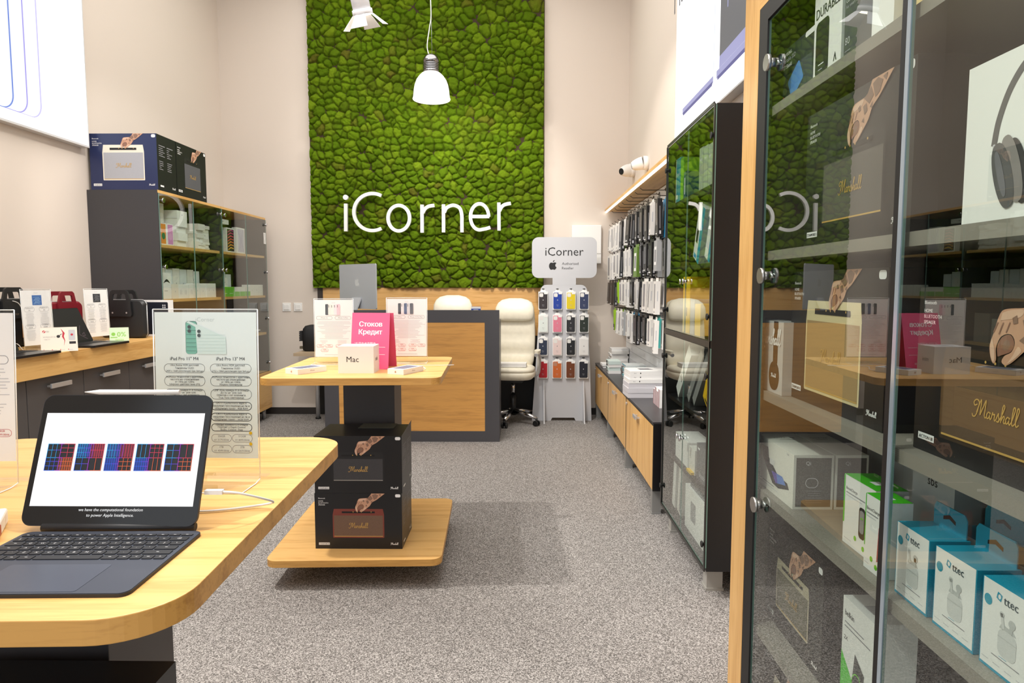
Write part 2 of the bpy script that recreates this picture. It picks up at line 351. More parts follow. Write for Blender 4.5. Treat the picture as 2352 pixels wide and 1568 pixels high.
def hand_art(mb, x, y, k, layer=4):
    """Tattooed forearm entering from the upper right, fingers closing on a knob at (x, y); k = height to the carton's top edge."""
    q = lambda pts, sm=True: [(x + a * k, y + min(b_, 1.0) * k) for a, b_ in (spath2(pts, 3) if sm else pts)]
    mb.poly(q([(.63, 1.0), (.48, .8), (.356, .755), (.12, .74), (-.04, .705), (-.117, .58), (-.166, .43), (-.24, .245), (-.215, .09), (-.153, 0), (-.104, .06), (-.117, .215), (-.03, .37), (.14, .41), (.22, .307), (.17, .184), (.05, .123), (.0, .04), (.08, 0), (.2, .06), (.356, .184), (.54, .337), (.66, .52), (.877, .644), (1.12, .83), (1.34, 1.0)]), SKIN, layer)
    mb.poly(q([(-.08, .1), (-.1, .23), (-.02, .36), (.13, .4), (.21, .3), (.16, .19), (.04, .14)]), SKIN2, layer - .5)
    mb.poly(q([(.0, .2), (.02, .3), (.1, .33), (.14, .26), (.08, .19)]), TATT, layer - .25)
    mb.poly(q([(-.03, .68), (.12, .72), (.34, .73), (.3, .64), (.1, .6), (-.06, .58)]), SKIN3, layer + 1)
    mb.poly(q([(-.23, .22), (-.2, .08), (-.15, .02), (-.13, .08), (-.15, .22), (-.2, .34)]), SKIN3, layer + 1)
    mb.poly(q([(.1, .02), (.2, .08), (.34, .2), (.28, .26), (.2, .14)]), SKIN3, layer + 1)
    for pts in ([(-.17, .42), (-.1, .55)], [(-.07, .4), (.0, .55)], [(.06, .43), (.12, .56)]): mb.stroke(q(pts, False), .018 * k, SKIN2, layer + 2)
    for pts in ([(.36, .74), (.5, .8), (.6, .9), (.7, .72), (.56, .6)], [(.66, .92), (.84, .98), (1.0, .9), (.9, .72), (.76, .66)], [(1.0, .95), (1.15, .98), (1.1, .86)], [(.34, .6), (.46, .64), (.5, .5), (.4, .44)], [(.16, .62), (.24, .66), (.26, .56), (.18, .54)], [(.3, .34), (.38, .4), (.4, .3)], [(.58, .54), (.68, .62), (.66, .5)]): mb.poly(q(pts, False), TATT, layer + 2)
def speaker_art(mb, W, H, body, grille, word, top=None, sx=.205, ex=.795, sy=.2, ty=.72, logo=True, bottomline=GOLD, knob=True, handk=None):
    body = mat(*body); grille = mat(*grille, noise=.18, nscale=900); top = mat(*top) if top else body
    x0, x1, y0, y1 = W * sx, W * ex, H * sy, H * ty; th = (y1 - y0) * .2; i = (x1 - x0) * .025
    mb.poly([(x0, y1 - th), (x1, y1 - th), (x1 - i, y1), (x0 + i, y1)], top, 1)
    mb.rrect(x0, y0, x1, y1 - th + .002, .004, body, 2, 3)
    mb.rect(x0 + i, y0 + i, x1 - i, y1 - th - i * .6, grille, 3)
    mb.rect(x0 + i, y0 + i, x1 - i, y0 + i * 1.5, bottomline, 4)
    mb.rect(x0 + (x1 - x0) * .18, y1 - th * .72, x1 - (x1 - x0) * .18, y1 - th * .42, JET, 4)
    for t in (.4, .48, .56, .75): mb.disc(x0 + (x1 - x0) * t, y1 - th * .5, W * .006, GOLD, 5, 8)
    lw = (x1 - x0) * .38
    if logo: script(mb, (x0 + x1) / 2 - lw / 2, (y0 + y1 - th) / 2 - lw * .1, lw, GOLD, 5)
    yk = y1 - th * .5; k = handk or (H - yk) * .998
    hand_art(mb, x0 + (x1 - x0) * .53, yk, k, 6)
def carton_marks(mb, W, H, word, pill=True):
    s = H * .03
    for j, t in enumerate(('Bluetooth', 'HOME', 'BLUETOOTH', 'SPEAKER')): mb.text(t, W * .045, H * .9 - j * s * 1.15 - (s * .5 if j else 0), s, INKW, 'l', 3, bold=.02)
    mb.rect(W * .04, H * .07, W * .165, H * .112, INKW, 2); mb.text(word, W * .1025, H * .079, H * .03, INK, 'c', 3, bold=.02, fit=W * .11)
    script(mb, W * .865, H * .075, W * .09, INKW, 3, .3)
    if pill: mb.rrect(W * .925, H * .93, W * .985, H * .985, H * .02, INKW, 2, 4)
BOXBLK = mat('black printed carton', '#17171a', .35)
def speaker_carton(name, label, w, d, h, art, loc, rz=0, group=None, side='front', col=None, extra=None, rot=None):
    mb = MB(); mb.box((-w / 2, -d / 2, 0), (w / 2, d / 2, h), col or BOXBLK)
    W, H = mb.face(side, w, d, h); art(mb, W, H)
    if extra: extra(mb, w, d, h)
    mb.home(); return one(name, label, 'box', mb, loc, rot or (0, 0, rz), group)
def lines(mb, x0, x1, y, n, dy, m=INKL, t=.0012, jit=.35, layer=2, rnd=None):
    rnd = rnd or random
    for k in range(n):
        e = (x1 - x0) * jit * rnd.random() / 2; mb.rect(x0 + e, y - k * dy, x1 - e, y - k * dy + t, m, layer)

# ------------------------------------------------------------------ room shell
XL, XR, YB, YF, ZC = -3.05, 1.10, 7.05, -2.6, 4.6
b = MB(); b.box((XL - .1, YF, -.1), (XR + .1, YB + .1, 0), carpet_mat()); struct('floor', b)
b = MB(); b.box((XL - .1, YF, ZC), (XR + .1, YB + .1, ZC + .1), mat('ceiling paint', '#e9e4dc', .9)); struct('ceiling', b)
b = MB(); b.box((XL - .1, YF, 0), (XL, YB, ZC), WALL); struct('wall_left', b)
b = MB(); b.box((XR, YF, 0), (XR + .1, YB, ZC), WALL); struct('wall_right', b)
b = MB(); b.box((XL - .1, YB, 0), (XR + .1, YB + .1, ZC), WALL); struct('wall_back', b)
SKIRT = mat('dark skirting', '#2c2724', .5)
b = MB(); b.box((XL, YB - .015, 0), (-2.06, YB, .07), SKIRT); struct('baseboard_back', b)
b = MB(); b.box((.24, YB - .015, 0), (XR, YB, .07), SKIRT); struct('baseboard_back_right', b)

# ------------------------------------------------------------------ moss wall
def build_moss():
    x0, x1, z0, z1, st = -2.128, .238, 1.325, 4.45, .0058
    nx, nz = int((x1 - x0) / st) + 1, int((z1 - z0) / st) + 1
    rng = np.random.default_rng(5)
    gx, gz = np.meshgrid(np.linspace(x0, x1, nx), np.linspace(z0, z1, nz))
    def vn(x, z, wl, seed):
        g = np.random.default_rng(seed).uniform(-1, 1, (int(3.6 / wl) + 4, int(2.8 / wl) + 4)); u, v = (x - x0) / wl + 1, (z - z0) / wl + 1; i, j = np.clip(u.astype(int), 0, g.shape[1] - 2), np.clip(v.astype(int), 0, g.shape[0] - 2)
        fu, fv = u - i, v - j; fu = fu * fu * (3 - 2 * fu); fv = fv * fv * (3 - 2 * fv)
        return (g[j, i] * (1 - fu) + g[j, i + 1] * fu) * (1 - fv) + (g[j + 1, i] * (1 - fu) + g[j + 1, i + 1] * fu) * fv
    px = gx + .016 * vn(gx, gz, .07, 1) + .008 * vn(gx, gz, .026, 2); pz = gz + .014 * vn(gx, gz, .07, 3) + .008 * vn(gx, gz, .026, 4)
    cw, ch = .083, .066; ci, cj = int((x1 - x0) / cw) + 8, int((z1 - z0) / ch) + 8
    jx, jz = rng.uniform(-.46, .46, (cj, ci)), rng.uniform(-.46, .46, (cj, ci)); rnd = rng.random((cj, ci)); amp = rng.uniform(.6, 1.0, (cj, ci)); brn = rng.random((cj, ci))
    keep = rng.random((cj, ci)) > .15
    sx = x0 - 4 * cw + (np.arange(ci)[None, :] + .5 + jx) * cw; sz = z0 - 4 * ch + (np.arange(cj)[:, None] + .5 + jz) * ch
    ii = ((px - x0) / cw + 4).astype(int); jj = ((pz - z0) / ch + 4).astype(int)
    d1 = np.full(px.shape, 9.); d2 = d1.copy(); ba = np.zeros(px.shape, int); bb = ba.copy()
    for dj in range(-3, 4):
        for di in range(-3, 4):
            a, c = np.clip(jj + dj, 0, cj - 1), np.clip(ii + di, 0, ci - 1)
            d = np.hypot((px - sx[a, c]), (pz - sz[a, c]) * 1.12); d = np.where(keep[a, c], d, 9.)
            nr = d < d1; d2 = np.where(nr, d1, np.minimum(d2, d)); ba = np.where(nr, a, ba); bb = np.where(nr, c, bb); d1 = np.where(nr, d, d1)
    e = np.clip((d2 - d1) / .034, 0, 1); A = amp[ba, bb]
    h = .024 + .044 * (.6 + .4 * A) * np.sqrt(1 - (1 - e) ** 2) - .012 * (d1 / .05) ** 2 + .010 * (A - .8)
    h += (.0045 * vn(gx, gz, .022, 6) + .0035 * vn(gx, gz, .0125, 7)) * e
    h = np.maximum(h, .008)
    V = np.stack([gx.ravel(), (YB - .012 - h).ravel(), gz.ravel()], 1)
    idx = np.arange(nx * nz).reshape(nz, nx)
    fq = np.stack([idx[:-1, :-1], idx[:-1, 1:], idx[1:, 1:], idx[1:, :-1]], -1).reshape(-1, 4)
    me = bpy.data.meshes.new('moss'); me.from_pydata(V.tolist(), [], fq.tolist()); me.materials.append(moss_mat())
    at = me.color_attributes.new('cushion', 'FLOAT_COLOR', 'POINT')
    gap = np.clip(1 - e * 7, 0, 1) * (.5 + .8 * (vn(gx, gz, .12, 8) > .1)) + (brn[ba, bb] > .955) * .7 + .25 * np.clip(vn(gx, gz, .2, 9), 0, 1)
    colr = np.stack([rnd[ba, bb].ravel(), np.clip(gap, 0, 1).ravel(), np.zeros(nx * nz), np.ones(nx * nz)], 1).astype('f')
    at.data.foreach_set('color', colr.ravel()); me.polygons.foreach_set('use_smooth', [True] * len(me.polygons)); me.update()
    t = thing('moss_wall_panel', 'tall bright green cushion moss panel covering the back wall', 'moss wall', (-.945, YB - .012, 1.325))
    o = link('moss', me, t, (.945, -(YB - .012), -1.325)); o['kind'] = 'stuff'
    k = MB(); k.box((-1.19, -.018, 0), (1.19, .008, 3.13), mat('moss backing board', '#3a2c1c', .9)); obj('backing_board', k, t)
build_moss()

# ------------------------------------------------------------------ big sign letters on the moss
def outline(pts, wd):
    L, R = [], []
    for i, p in enumerate(pts):
        a, c = pts[max(i - 1, 0)], pts[min(i + 1, len(pts) - 1)]; dx, dy = c[0] - a[0], c[1] - a[1]; l = math.hypot(dx, dy) or 1
        nx, ny = -dy / l * wd / 2, dx / l * wd / 2; L.append((p[0] + nx, p[1] + ny)); R.append((p[0] - nx, p[1] - ny))
    return L + R[::-1]
def arc(cx, cy, rx, ry, a0, a1, n=40): return [(cx + rx * math.cos(math.radians(a0 + (a1 - a0) * i / n)), cy - ry * math.sin(math.radians(a0 + (a1 - a0) * i / n))) for i in range(n + 1)]
LETW = mat('white letter face', '#f4f4f2', .35)
sgn = thing('shop_sign', 'white three dimensional iCorner lettering mounted on the moss wall', 'sign', (-.945, 6.97, 1.85))
def letter(strokes, dots=()):
    mb = MB(); mb.frame((.945, -.07, -1.85), (1, 0, 0), (0, 0, 1))
    def q(p): v = P(700 + p[0] / 4.2, 400 + p[1] / 4.2, Y=6.9); return (v.x, v.z)
    for k_, (pts, closed) in enumerate(strokes):
        pts = [q(p) for p in pts]
        if closed:
            n = len(pts); cx = sum(p[0] for p in pts) / n; cy = sum(p[1] for p in pts) / n
            oo = outline(pts + [pts[0], ], .0335); A = oo[:n]; B = oo[n + 1:][::-1][:n]
            v = [(x, y, z) for z in (-.035, 0) for lp in (A, B) for x, y in lp]; f = []
            for i in range(n):
                j = (i + 1) % n
                f += [(2 * n + i, 2 * n + j, 3 * n + j, 3 * n + i), (i, n + i, n + j, j), (i, j, 2 * n + j, 2 * n + i), (n + i, 3 * n + i, 3 * n + j, n + j)]
            mb.add(v, f, LETW)
        else: mb.prism(outline(pts, .0335)[::-1], -.035, -.0006 * k_, LETW)
    for p in dots:
        c = q(p); mb.prism([(c[0] + .0255 * math.cos(2 * PI * k / 24), c[1] + .0255 * math.sin(2 * PI * k / 24)) for k in range(24)], -.035, 0, LETW)
    obj('letter', mb, sgn)
sp = lambda pts: [(p.x, p.y) for p in smooth_path([(x, y, 0) for x, y in pts], 6)]
letter([([(393, 283), (394, 550)], 0)], [(392, 222)])
letter([(arc(652, 364, 180, 179, 62, 298), 0)])
letter([(arc(906, 423, 104, 123, 0, 360, 48)[:-1], 1)])
letter([([(1130, 293), (1131, 563)], 0), (sp([(1138, 372), (1158, 335), (1195, 309), (1249, 300)]), 0)])
letter([([(1337, 290), (1338, 560)], 0), (sp([(1345, 368), (1370, 322), (1430, 299), (1490, 322), (1513, 385), (1515, 470), (1516, 560)]), 0)])
letter([(arc(1686, 410, 88, 126, 0, 284) + [(1745, 526), (1790, 512)], 0), ([(1600, 407), (1780, 407)], 0)])
letter([([(1872, 272), (1874, 543)], 0), (sp([(1880, 352), (1898, 316), (1930, 292), (1988, 280)]), 0)])

# ------------------------------------------------------------------ lit posters
LB = glow('backlit white film', '#ffffff', 1.25); SIDE = mat('light box frame', '#cfcfd0', .4)
t = thing('light_box', 'large backlit phone poster high on the left wall', 'light box', (XL, 3.2, 2.3))
m = MB(); m.box((0, -1.6, 0), (.06, 1.58, 1.9), SIDE); obj('frame', m, t)
m = MB(); m.frame((.0605, -1.6, .012), (0, 1, 0), (0, 0, 1)); m.rect(0, 0, 3.17, 1.876, LB, 0)
yo = 1.6
for k, (Yr, c1, c2) in enumerate([(4.44, '#f3f2fa', '#ffffff'), (4.317, '#c9c4f0', '#f8f8ff'), (4.197, '#a7a0e6', '#f1f2ff'), (4.08, '#6f8ad6', '#ebeeff'), (3.953, '#4a6cc4', '#e4e9ff'), (3.83, '#3f60bb', '#dfe6ff'), (3.7, '#3856ae', '#d6dfff')]):
    x1 = Yr - 3.2 + yo; x0 = x1 - .9; y0 = .065; y1 = 1.8
    m.rrect(x0, y0, x1, y1, .09, glow('poster line %d' % k, c1, 1.05), 1 + 2 * k, 8); m.rrect(x0, y0 + .004, x1 - .012, y1 - .004, .085, glow('poster fill %d' % k, c2, 1.1), 2 + 2 * k, 8)
obj('poster', m, t)
t = thing('light_box', 'large backlit laptop poster high on the right wall', 'light box', (XR, 3.3, 2.3))
m = MB(); m.box((-.06, -1.3, 0), (0, 1.375, 1.9), SIDE); obj('frame', m, t)
m = MB(); m.frame((-.0605, 1.375, .008), (0, -1, 0), (0, 0, 1)); m.rect(0, 0, 2.67, 1.88, LB, 0)
def pq(x, y): v = P(x, y, X=1.04); return (4.675 - v.y, v.z - 2.308)
LAV = glow('poster laptop silver', '#a9a8d6', .9); LAVD = glow('poster laptop edge', '#6c6aae', .7); SCRN = glow('poster laptop screen', '#77767c', .75); HALO = glow('poster laptop halo', '#d9d6f4', .95); FAINT = glow('poster faint line', '#cfd6e8', .95)
a, c = pq(1568, 263), pq(1638, 188); m.poly([(a[0], a[1]), (c[0], a[1]), (c[0], a[1] + .035), (a[0], a[1] + .035)], LAV, 1); m.poly([(a[0] + .02, a[1] - .012), (c[0] - .02, a[1] - .012), (c[0], a[1] + .008), (a[0], a[1] + .008)], LAVD, 2)
m.rect(c[0] + .004, a[1], c[0] + .012, 1.85, FAINT, 1)
d = pq(1645.6, 184); m.rect(d[0], a[1], d[0] + 1.1, a[1] + .04, LAV, 1); m.rect(d[0] + .02, a[1] - .012, d[0] + 1.08, a[1] + .008, LAVD, 2); m.rect(d[0] + .05, a[1] + .06, d[0] + 1.05, a[1] + .8, SCRN, 1); m.rect(d[0] + .05, a[1] + .04, d[0] + 1.05, a[1] + .1, LAV, 2)
m.rrect(d[0] + .42, a[1] + .26, d[0] + .95, a[1] + .76, .22, HALO, 3, 8); m.rrect(d[0] + .435, a[1] + .28, d[0] + .94, a[1] + .75, .21, SCRN, 4, 8); m.rect(d[0] + .17, a[1] + .3, d[0] + .182, a[1] + .8, LAV, 3)
q1 = pq(1549, 45); m.text('Mac', q1[0], q1[1] + .03, .26, glow('poster lettering', '#6a6a72', .5), 'l', 2)
obj('poster', m, t)

# ------------------------------------------------------------------ lamps
pend = thing('pendant_lamp', 'glowing white bell pendant lamp hanging before the moss wall', 'lamp', (P(991, 200, Y=6.3).x, 6.3, 0))
zb = P(991, 229, Y=6.3).z; k = .34 / 519
prof = [(.168, 0), (.171, .005), (.165, .022), (.162, .05), (.158, .09), (.15, .13), (.134, .172), (.11, .206), (.088, .227), (.072, .238)]
m = MB(); m.lathe([(r, zb + z) for r, z in prof] + [(r - .005, zb + z) for r, z in prof[::-1]] + [(prof[0][0], zb)], glow('lit opal glass', '#fffaf0', 1.35), 40); obj('shade', m, pend)
m = MB(); zc = zb + .234; m.lathe([(.03, zc), (.074, zc), (.075, zc + .015)] + [p for j in range(5) for p in ((.075, zc + .016 + j * .014), (.075, zc + .024 + j * .014), (.066, zc + .025 + j * .014), (.066, zc + .029 + j * .014))] + [(.074, zc + .088), (.073, zc + .11), (.064, zc + .137), (.045, zc + .157), (.02, zc + .166), (.004, zc + .167)], mat('dark chrome', '#8d8d90', .18, 1), 32); obj('lamp_holder', m, pend)
m = MB(); m.tube(smooth_path([(-.02, 0, zc + .16), (-.035, 0, zc + .24), (-.012, 0, zc + .4), (.002, 0, zc + .5), (-.002, 0, zc + .75), (0, 0, ZC)]), .0045, WHITE, 8); m.tube([(.008, 0, zc + .165), (.003, 0, zc + .52)], .0012, STEEL, 6); obj('cord', m, pend)
l = bpy.data.lights.new('pendant bulb', 'POINT'); l.energy = 14; l.color = WARM; l.shadow_soft_size = .05
lo = bpy.data.objects.new('bulb_light', l); COL.objects.link(lo); lo.parent = pend; lo.location = (0, 0, zb - .03)

ph = P(829, 12, Y=4.5); trk = thing('track_spotlight', 'white ceiling track spotlight with open barn door flaps', 'spotlight', tuple(ph))
ax = Vector((.16, .3, -.94)).normalized(); R = ax.to_track_quat('-Z', 'Y').to_matrix().to_4x4()
WM = mat('white enamel', '#f1f1f4', .4)
R = R @ Matrix.Scale(1.25, 4)
m = MB(); m.M = R; m.cyl((0, 0, .12), (0, 0, -.02), .046, WM, 28); m.cyl((0, 0, -.02), (0, 0, -.045), .052, WM, 28); m.lathe([(.046, .12), (.04, .135), (.0, .137)], WM)
for a in range(11): t_ = math.radians(200 + a * 14); m.cbox((.0462 * math.cos(t_), .0462 * math.sin(t_), .07), (.003, .003, .07), JET)
obj('lamp_head', m, trk)
m = MB(); m.M = R; m.cyl((0, 0, -.0455), (0, 0, -.047), .045, glow('spot lens', '#fff3dd', 6), 24); obj('lens', m, trk)
for kf in range(4):
    m = MB(); m.M = R @ Matrix.Rotation(PI / 2 * kf + .35, 4, 'Z') @ Matrix.Translation((.048, 0, -.045)) @ Matrix.Rotation(math.radians(46), 4, 'Y')
    m.prism([(0, -.026), (.085, -.045), (.085, .045), (0, .026)], -.001, .001, WM); obj('barn_door', m, trk)
m = MB(); m.tube([tuple(R.to_3x3() @ Vector((.0, -.05, .05))), (0, -.06, .17), (0, -.03, .2), (0, 0, .22), (0, 0, ZC - ph.z)], .012, WM, 10); obj('stem', m, trk)

# ------------------------------------------------------------------ small things on the walls
def switch(px):
    t = thing('wall_switch', 'white square light switch on back wall, %s of the pair' % ('left' if px < 670 else 'right'), 'light switch', (P(px, 705, Y=YB).x, YB, 1.124))
    m = MB(); m.box((-.044, -.009, -.044), (.044, 0, .044), WHITE); obj('switch_plate', m, t, bevel=.003)
    m = MB(); m.box((-.028, -.015, -.028), (.028, -.009, .028), WHITE); obj('rocker', m, t, bevel=.003)
switch(659); switch(685)
p0, p1 = P(1313, 605, Y=6.99), P(1382, 517, Y=6.99)
t = thing('wall_box', 'shallow white utility box on back wall behind the case display', 'utility box', (p0.x, YB, p0.z)); W_, H_ = p1.x - p0.x, p1.z - p0.z
m = MB(); m.box((0, -.055, 0), (W_, 0, H_), WHITE); obj('housing', m, t, bevel=.004)
m = MB(); m.box((.004, -.06, .1), (W_ - .004, -.055, H_ - .004), WHITE); obj('cover', m, t, bevel=.003)
def camera(lab, px, py, Y, rzz, s):
    p = P(px, py, Y=Y); t = thing('security_camera', lab, 'camera', (XR, Y, p.z))
    m = MB(); m.cyl((0, 0, 0), (-.045 * s, 0, 0), .062 * s, WHITE, 28); m.cyl((-.045 * s, 0, 0), (-.05 * s, 0, 0), .058 * s, mat('light grey plastic', '#cfcac4', .5), 28); obj('mount', m, t)
    d = Vector((-1, rzz, -.25)).normalized(); Rm = d.to_track_quat('Z', 'X').to_matrix().to_4x4(); Rm.translation = (-.045 * s, 0, 0)
    m = MB(); m.M = Rm; m.lathe([(.058 * s, 0), (.056 * s, .03 * s), (.05 * s, .06 * s), (.042 * s, .085 * s), (.034 * s, .1 * s), (.03 * s, .104 * s), (0, .105 * s)], WHITE, 28); obj('camera_body', m, t)
    m = MB(); m.M = Rm; m.cyl((0, 0, .1052 * s), (0, 0, .107 * s), .029 * s, JET, 20); m.cyl((0, 0, .107 * s), (0, 0, .109 * s), .011 * s, mat('lens glass', '#20222c', .05), 16); obj('lens', m, t)
camera('white dome camera in the corner, facing the shop floor', 1450, 391, 6.66, -.75, 1.05)
camera('white dome camera on the right wall, nearer one over the oak shelf', 1481, 374, 5.95, .25, .95)

# ------------------------------------------------------------------ display tables
def display_table(label, loc, rz, W, D, top, th, rad, colx, coly, colw, cold):
    t = thing('display_table', label, 'table', loc, rz)
    m = MB(); m.prism(rrect(-W / 2, -D / 2, W / 2, D / 2, rad, 10), top - th, top, OAKX, oak('x', '#b8843e', '#d8a458', tag=' edge')); obj('tabletop', m, t, bevel=.0015)
    m = MB(); m.prism(rrect(-W / 2 + .005, -D / 2 + .005, W / 2 - .005, D / 2 - .005, rad, 10), .105, .137, OAKX, oak('x', '#b8843e', '#d8a458', tag=' edge')); obj('base_shelf', m, t, bevel=.0015)
    m = MB(); m.box((colx - colw / 2, coly - cold / 2, .137), (colx + colw / 2, coly + cold / 2, top - th), DARK, {'r': GREY, 'l': GREY}); obj('column', m, t, bevel=.002)
    m = MB(); m.box((-W / 2 + .27, -D / 2 + .28, 0), (W / 2 - .27, D / 2 - .28, .105), JET); obj('plinth', m, t)
    return t
ZM, ZN = .95, .945
display_table('square oak display table with a lower shelf, carrying the raspberry sign', (-.755, 3.345, 0), math.radians(2.2), .79, .88, ZM, .032, .05, 0, .14, .255, .25)
display_table('large oak display table nearest the camera, carrying the tablet', (-.91, 1.275, 0), math.radians(2), .92, 1.0, ZN, .034, .1, 0, .07, .26, .25)

stan = lambda body, grille, word, **kw: (lambda mb, W, H: (carton_marks(mb, W, H, word), speaker_art(mb, W, H, body, grille, word, **kw)))
A_RED = stan(('speaker oxblood', '#7d3a30', .5), ('speaker brown grille', '#6f5748', .7), 'STANMORE III')
A_BLK = stan(('speaker black', '#1d1d1f', .4), ('speaker grey grille', '#3d3c3f', .7), 'STANMORE III', bottomline=mat('pale metal ink', '#a8a29a', .4))
A_CRM = stan(('speaker cream', '#d9c99c', .5), ('speaker straw grille', '#a8895a', .7), 'STANMORE II', sy=.1, ty=.78)
A_GRY = stan(('speaker charcoal', '#2a292b', .4), ('speaker stone grille', '#5c5752', .7), 'STANMORE II', sy=.14, ty=.7)
A_BRN = stan(('speaker walnut', '#3a2c20', .4), ('speaker mesh', '#5a4634', .7), 'ACTON III', sy=.12, ty=.66, sx=.2, ex=.92)
A_CRM2 = stan(('speaker ivory', '#b3aa90', .5), ('speaker weave', '#6d6757', .8), 'ACTON II', sy=.2, ty=.7)
NAVY = mat('navy carton front', '#232d54', .3)  # even navy laid over the carton's front face only
A_WHT0 = stan(('speaker white', '#e6e0cf', .5), ('speaker silver grille', '#a9aab0', .6), 'WOBURN II', sy=.17, ty=.8, sx=.19, ex=.81)
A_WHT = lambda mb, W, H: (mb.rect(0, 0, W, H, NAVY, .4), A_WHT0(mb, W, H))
def side_text(mb, w, d, h):
    for sd in ('right', 'left'):
        W, H = mb.face(sd, w, d, h)
        for c in range(2):
            mb.rect(W * (.1 + .42 * c), H * .8, W * (.42 + .42 * c), H * .815, INKG, 2)
            for blk in (.76, .52):
                for j in range(5): mb.rect(W * (.1 + .42 * c), H * (blk - .035 * j), W * (.1 + .42 * c + .1 + .22 * random.random()), H * (blk - .035 * j + .012), INKG, 2)
        mb.rect(W * .12, H * .07, W * .3, H * .1, INKW, 2); script(mb, W * .74, H * .07, W * .18, INKW, 3, .3)
speaker_carton('speaker_box', 'black carton picturing an oxblood red speaker, lower of the pair on the oak shelf', .402, .27, .262, A_RED, (-.742, 3.176, .137), 0, 'speaker boxes under the square table', extra=side_text)
def open_top(mb, w, d, h):
    side_text(mb, w, d, h); mb.home()
    mb.add([(w / 2, -d / 2, h), (w / 2, d / 2, h), (w / 2 + .002, d / 2, h + .022), (w / 2 + .002, -d / 2, h + .004)], [(0, 1, 2, 3), (3, 2, 1, 0)], BOXBLK)
speaker_carton('speaker_box', 'black carton picturing a black speaker, on top of the oxblood speaker carton', .402, .27, .266, A_BLK, (-.739, 3.176, .3995), 0, 'speaker boxes under the square table', extra=open_top)
m = MB(); m.box((-.085, -.055, 0), (.085, .055, .0015), mat('grey card', '#4d5552', .5)); one('price_card', 'dark grey card lying on the upper speaker carton', 'card', m, (-.69, 3.26, .6665))

# ------------------------------------------------------------------ sign holders
def holder(name, label, loc, rz, W, H, art, lean=4, foot=.07, group=None, z0=.028):
    t = thing(name, label, 'sign holder', loc, rz, group)
    mb = MB(); s, c = math.sin(math.radians(lean)), math.cos(math.radians(lean))
    def sheet(y):
        mb.frame((-W / 2 - .003, y, 0), (1, 0, 0), (0, s, c)); mb.rect(0, .004, W + .006, H + z0 + .006, ACRYL, 0); mb.M = Matrix()
    sheet(0); sheet(.005)
    pts = [(0, .012), (-.012, .003), (-.03, .001), (-foot, .0008)]
    for (y0, a0), (y1, a1) in zip(pts, pts[1:]): mb.add([(-W / 2 - .003, y0, a0), (W / 2 + .003, y0, a0), (W / 2 + .003, y1, a1), (-W / 2 - .003, y1, a1)], [(0, 1, 2, 3)], ACRYL)
    bk = [(.005, .012), (.03, .001), (.06, .0008)]
    for (y0, a0), (y1, a1) in zip(bk, bk[1:]): mb.add([(-W / 2 - .003, y0, a0), (W / 2 + .003, y0, a0), (W / 2 + .003, y1, a1), (-W / 2 - .003, y1, a1)], [(0, 1, 2, 3)], ACRYL)
    obj('acrylic_stand', mb, t)
    mb = MB()
    for xx in (-W / 2 - .003, W / 2 + .003): mb.tube([(xx, .0025, .006), (xx, .0025 + s * (H + z0), (H + z0 + .006) * c)], .0011, ACRYLE, 6)
    mb.tube([(-W / 2 - .003, .0025 + s * (H + z0), (H + z0 + .006) * c), (W / 2 + .003, .0025 + s * (H + z0), (H + z0 + .006) * c)], .0011, ACRYLE, 6)
    mb.tube([(-W / 2 - .003, -foot, .0014), (W / 2 + .003, -foot, .0014)], .0011, ACRYLE, 6)
    for xx in (-W / 2 - .003, W / 2 + .003): mb.tube([(xx, .0025, .006), (xx, -.02, .0016), (xx, -foot, .0014)], .0011, ACRYLE, 6)
    obj('acrylic_edge', mb, t)
    mb = MB(); mb.frame((-W / 2, .0025 + s * z0, z0), (1, 0, 0), (0, s, c)); mb.box((0, 0, -.0006), (W, H, 0), PAPER); mb.frame((-W / 2, .0025 + s * z0, z0), (1, 0, 0), (0, s, c)); art(mb, W, H); mb.home(); obj('paper_sheet', mb, t)
    return t
def pill(mb, x0, y0, x1, y1, txt, size, m=INK, wd=.0009, tm=None):
    mb.rframe(x0, y0, x1, y1, (y1 - y0) / 2, wd, m, 1, 6); k = len(txt)
    for j, tx in enumerate(txt): mb.text(tx, (x0 + x1) / 2, y1 - (y1 - y0) * (j + .72) / (k + .15) - size * .05, size, tm or m, 'c', 2, fit=(x1 - x0) * .9)
MINT = mat('printed mint tablet', '#6fb39e', .5); MINTL = mat('printed pale tablet', '#cfe2dc', .5); CAMB = mat('printed lens', '#27302e', .4); MINTD = mat('printed mint edge', '#3d6c60', .5); MINTP = mat('pale mint sheet', '#dfe9e6', .55); YEL = mat('yellow sticker', '#dcb726', .5)
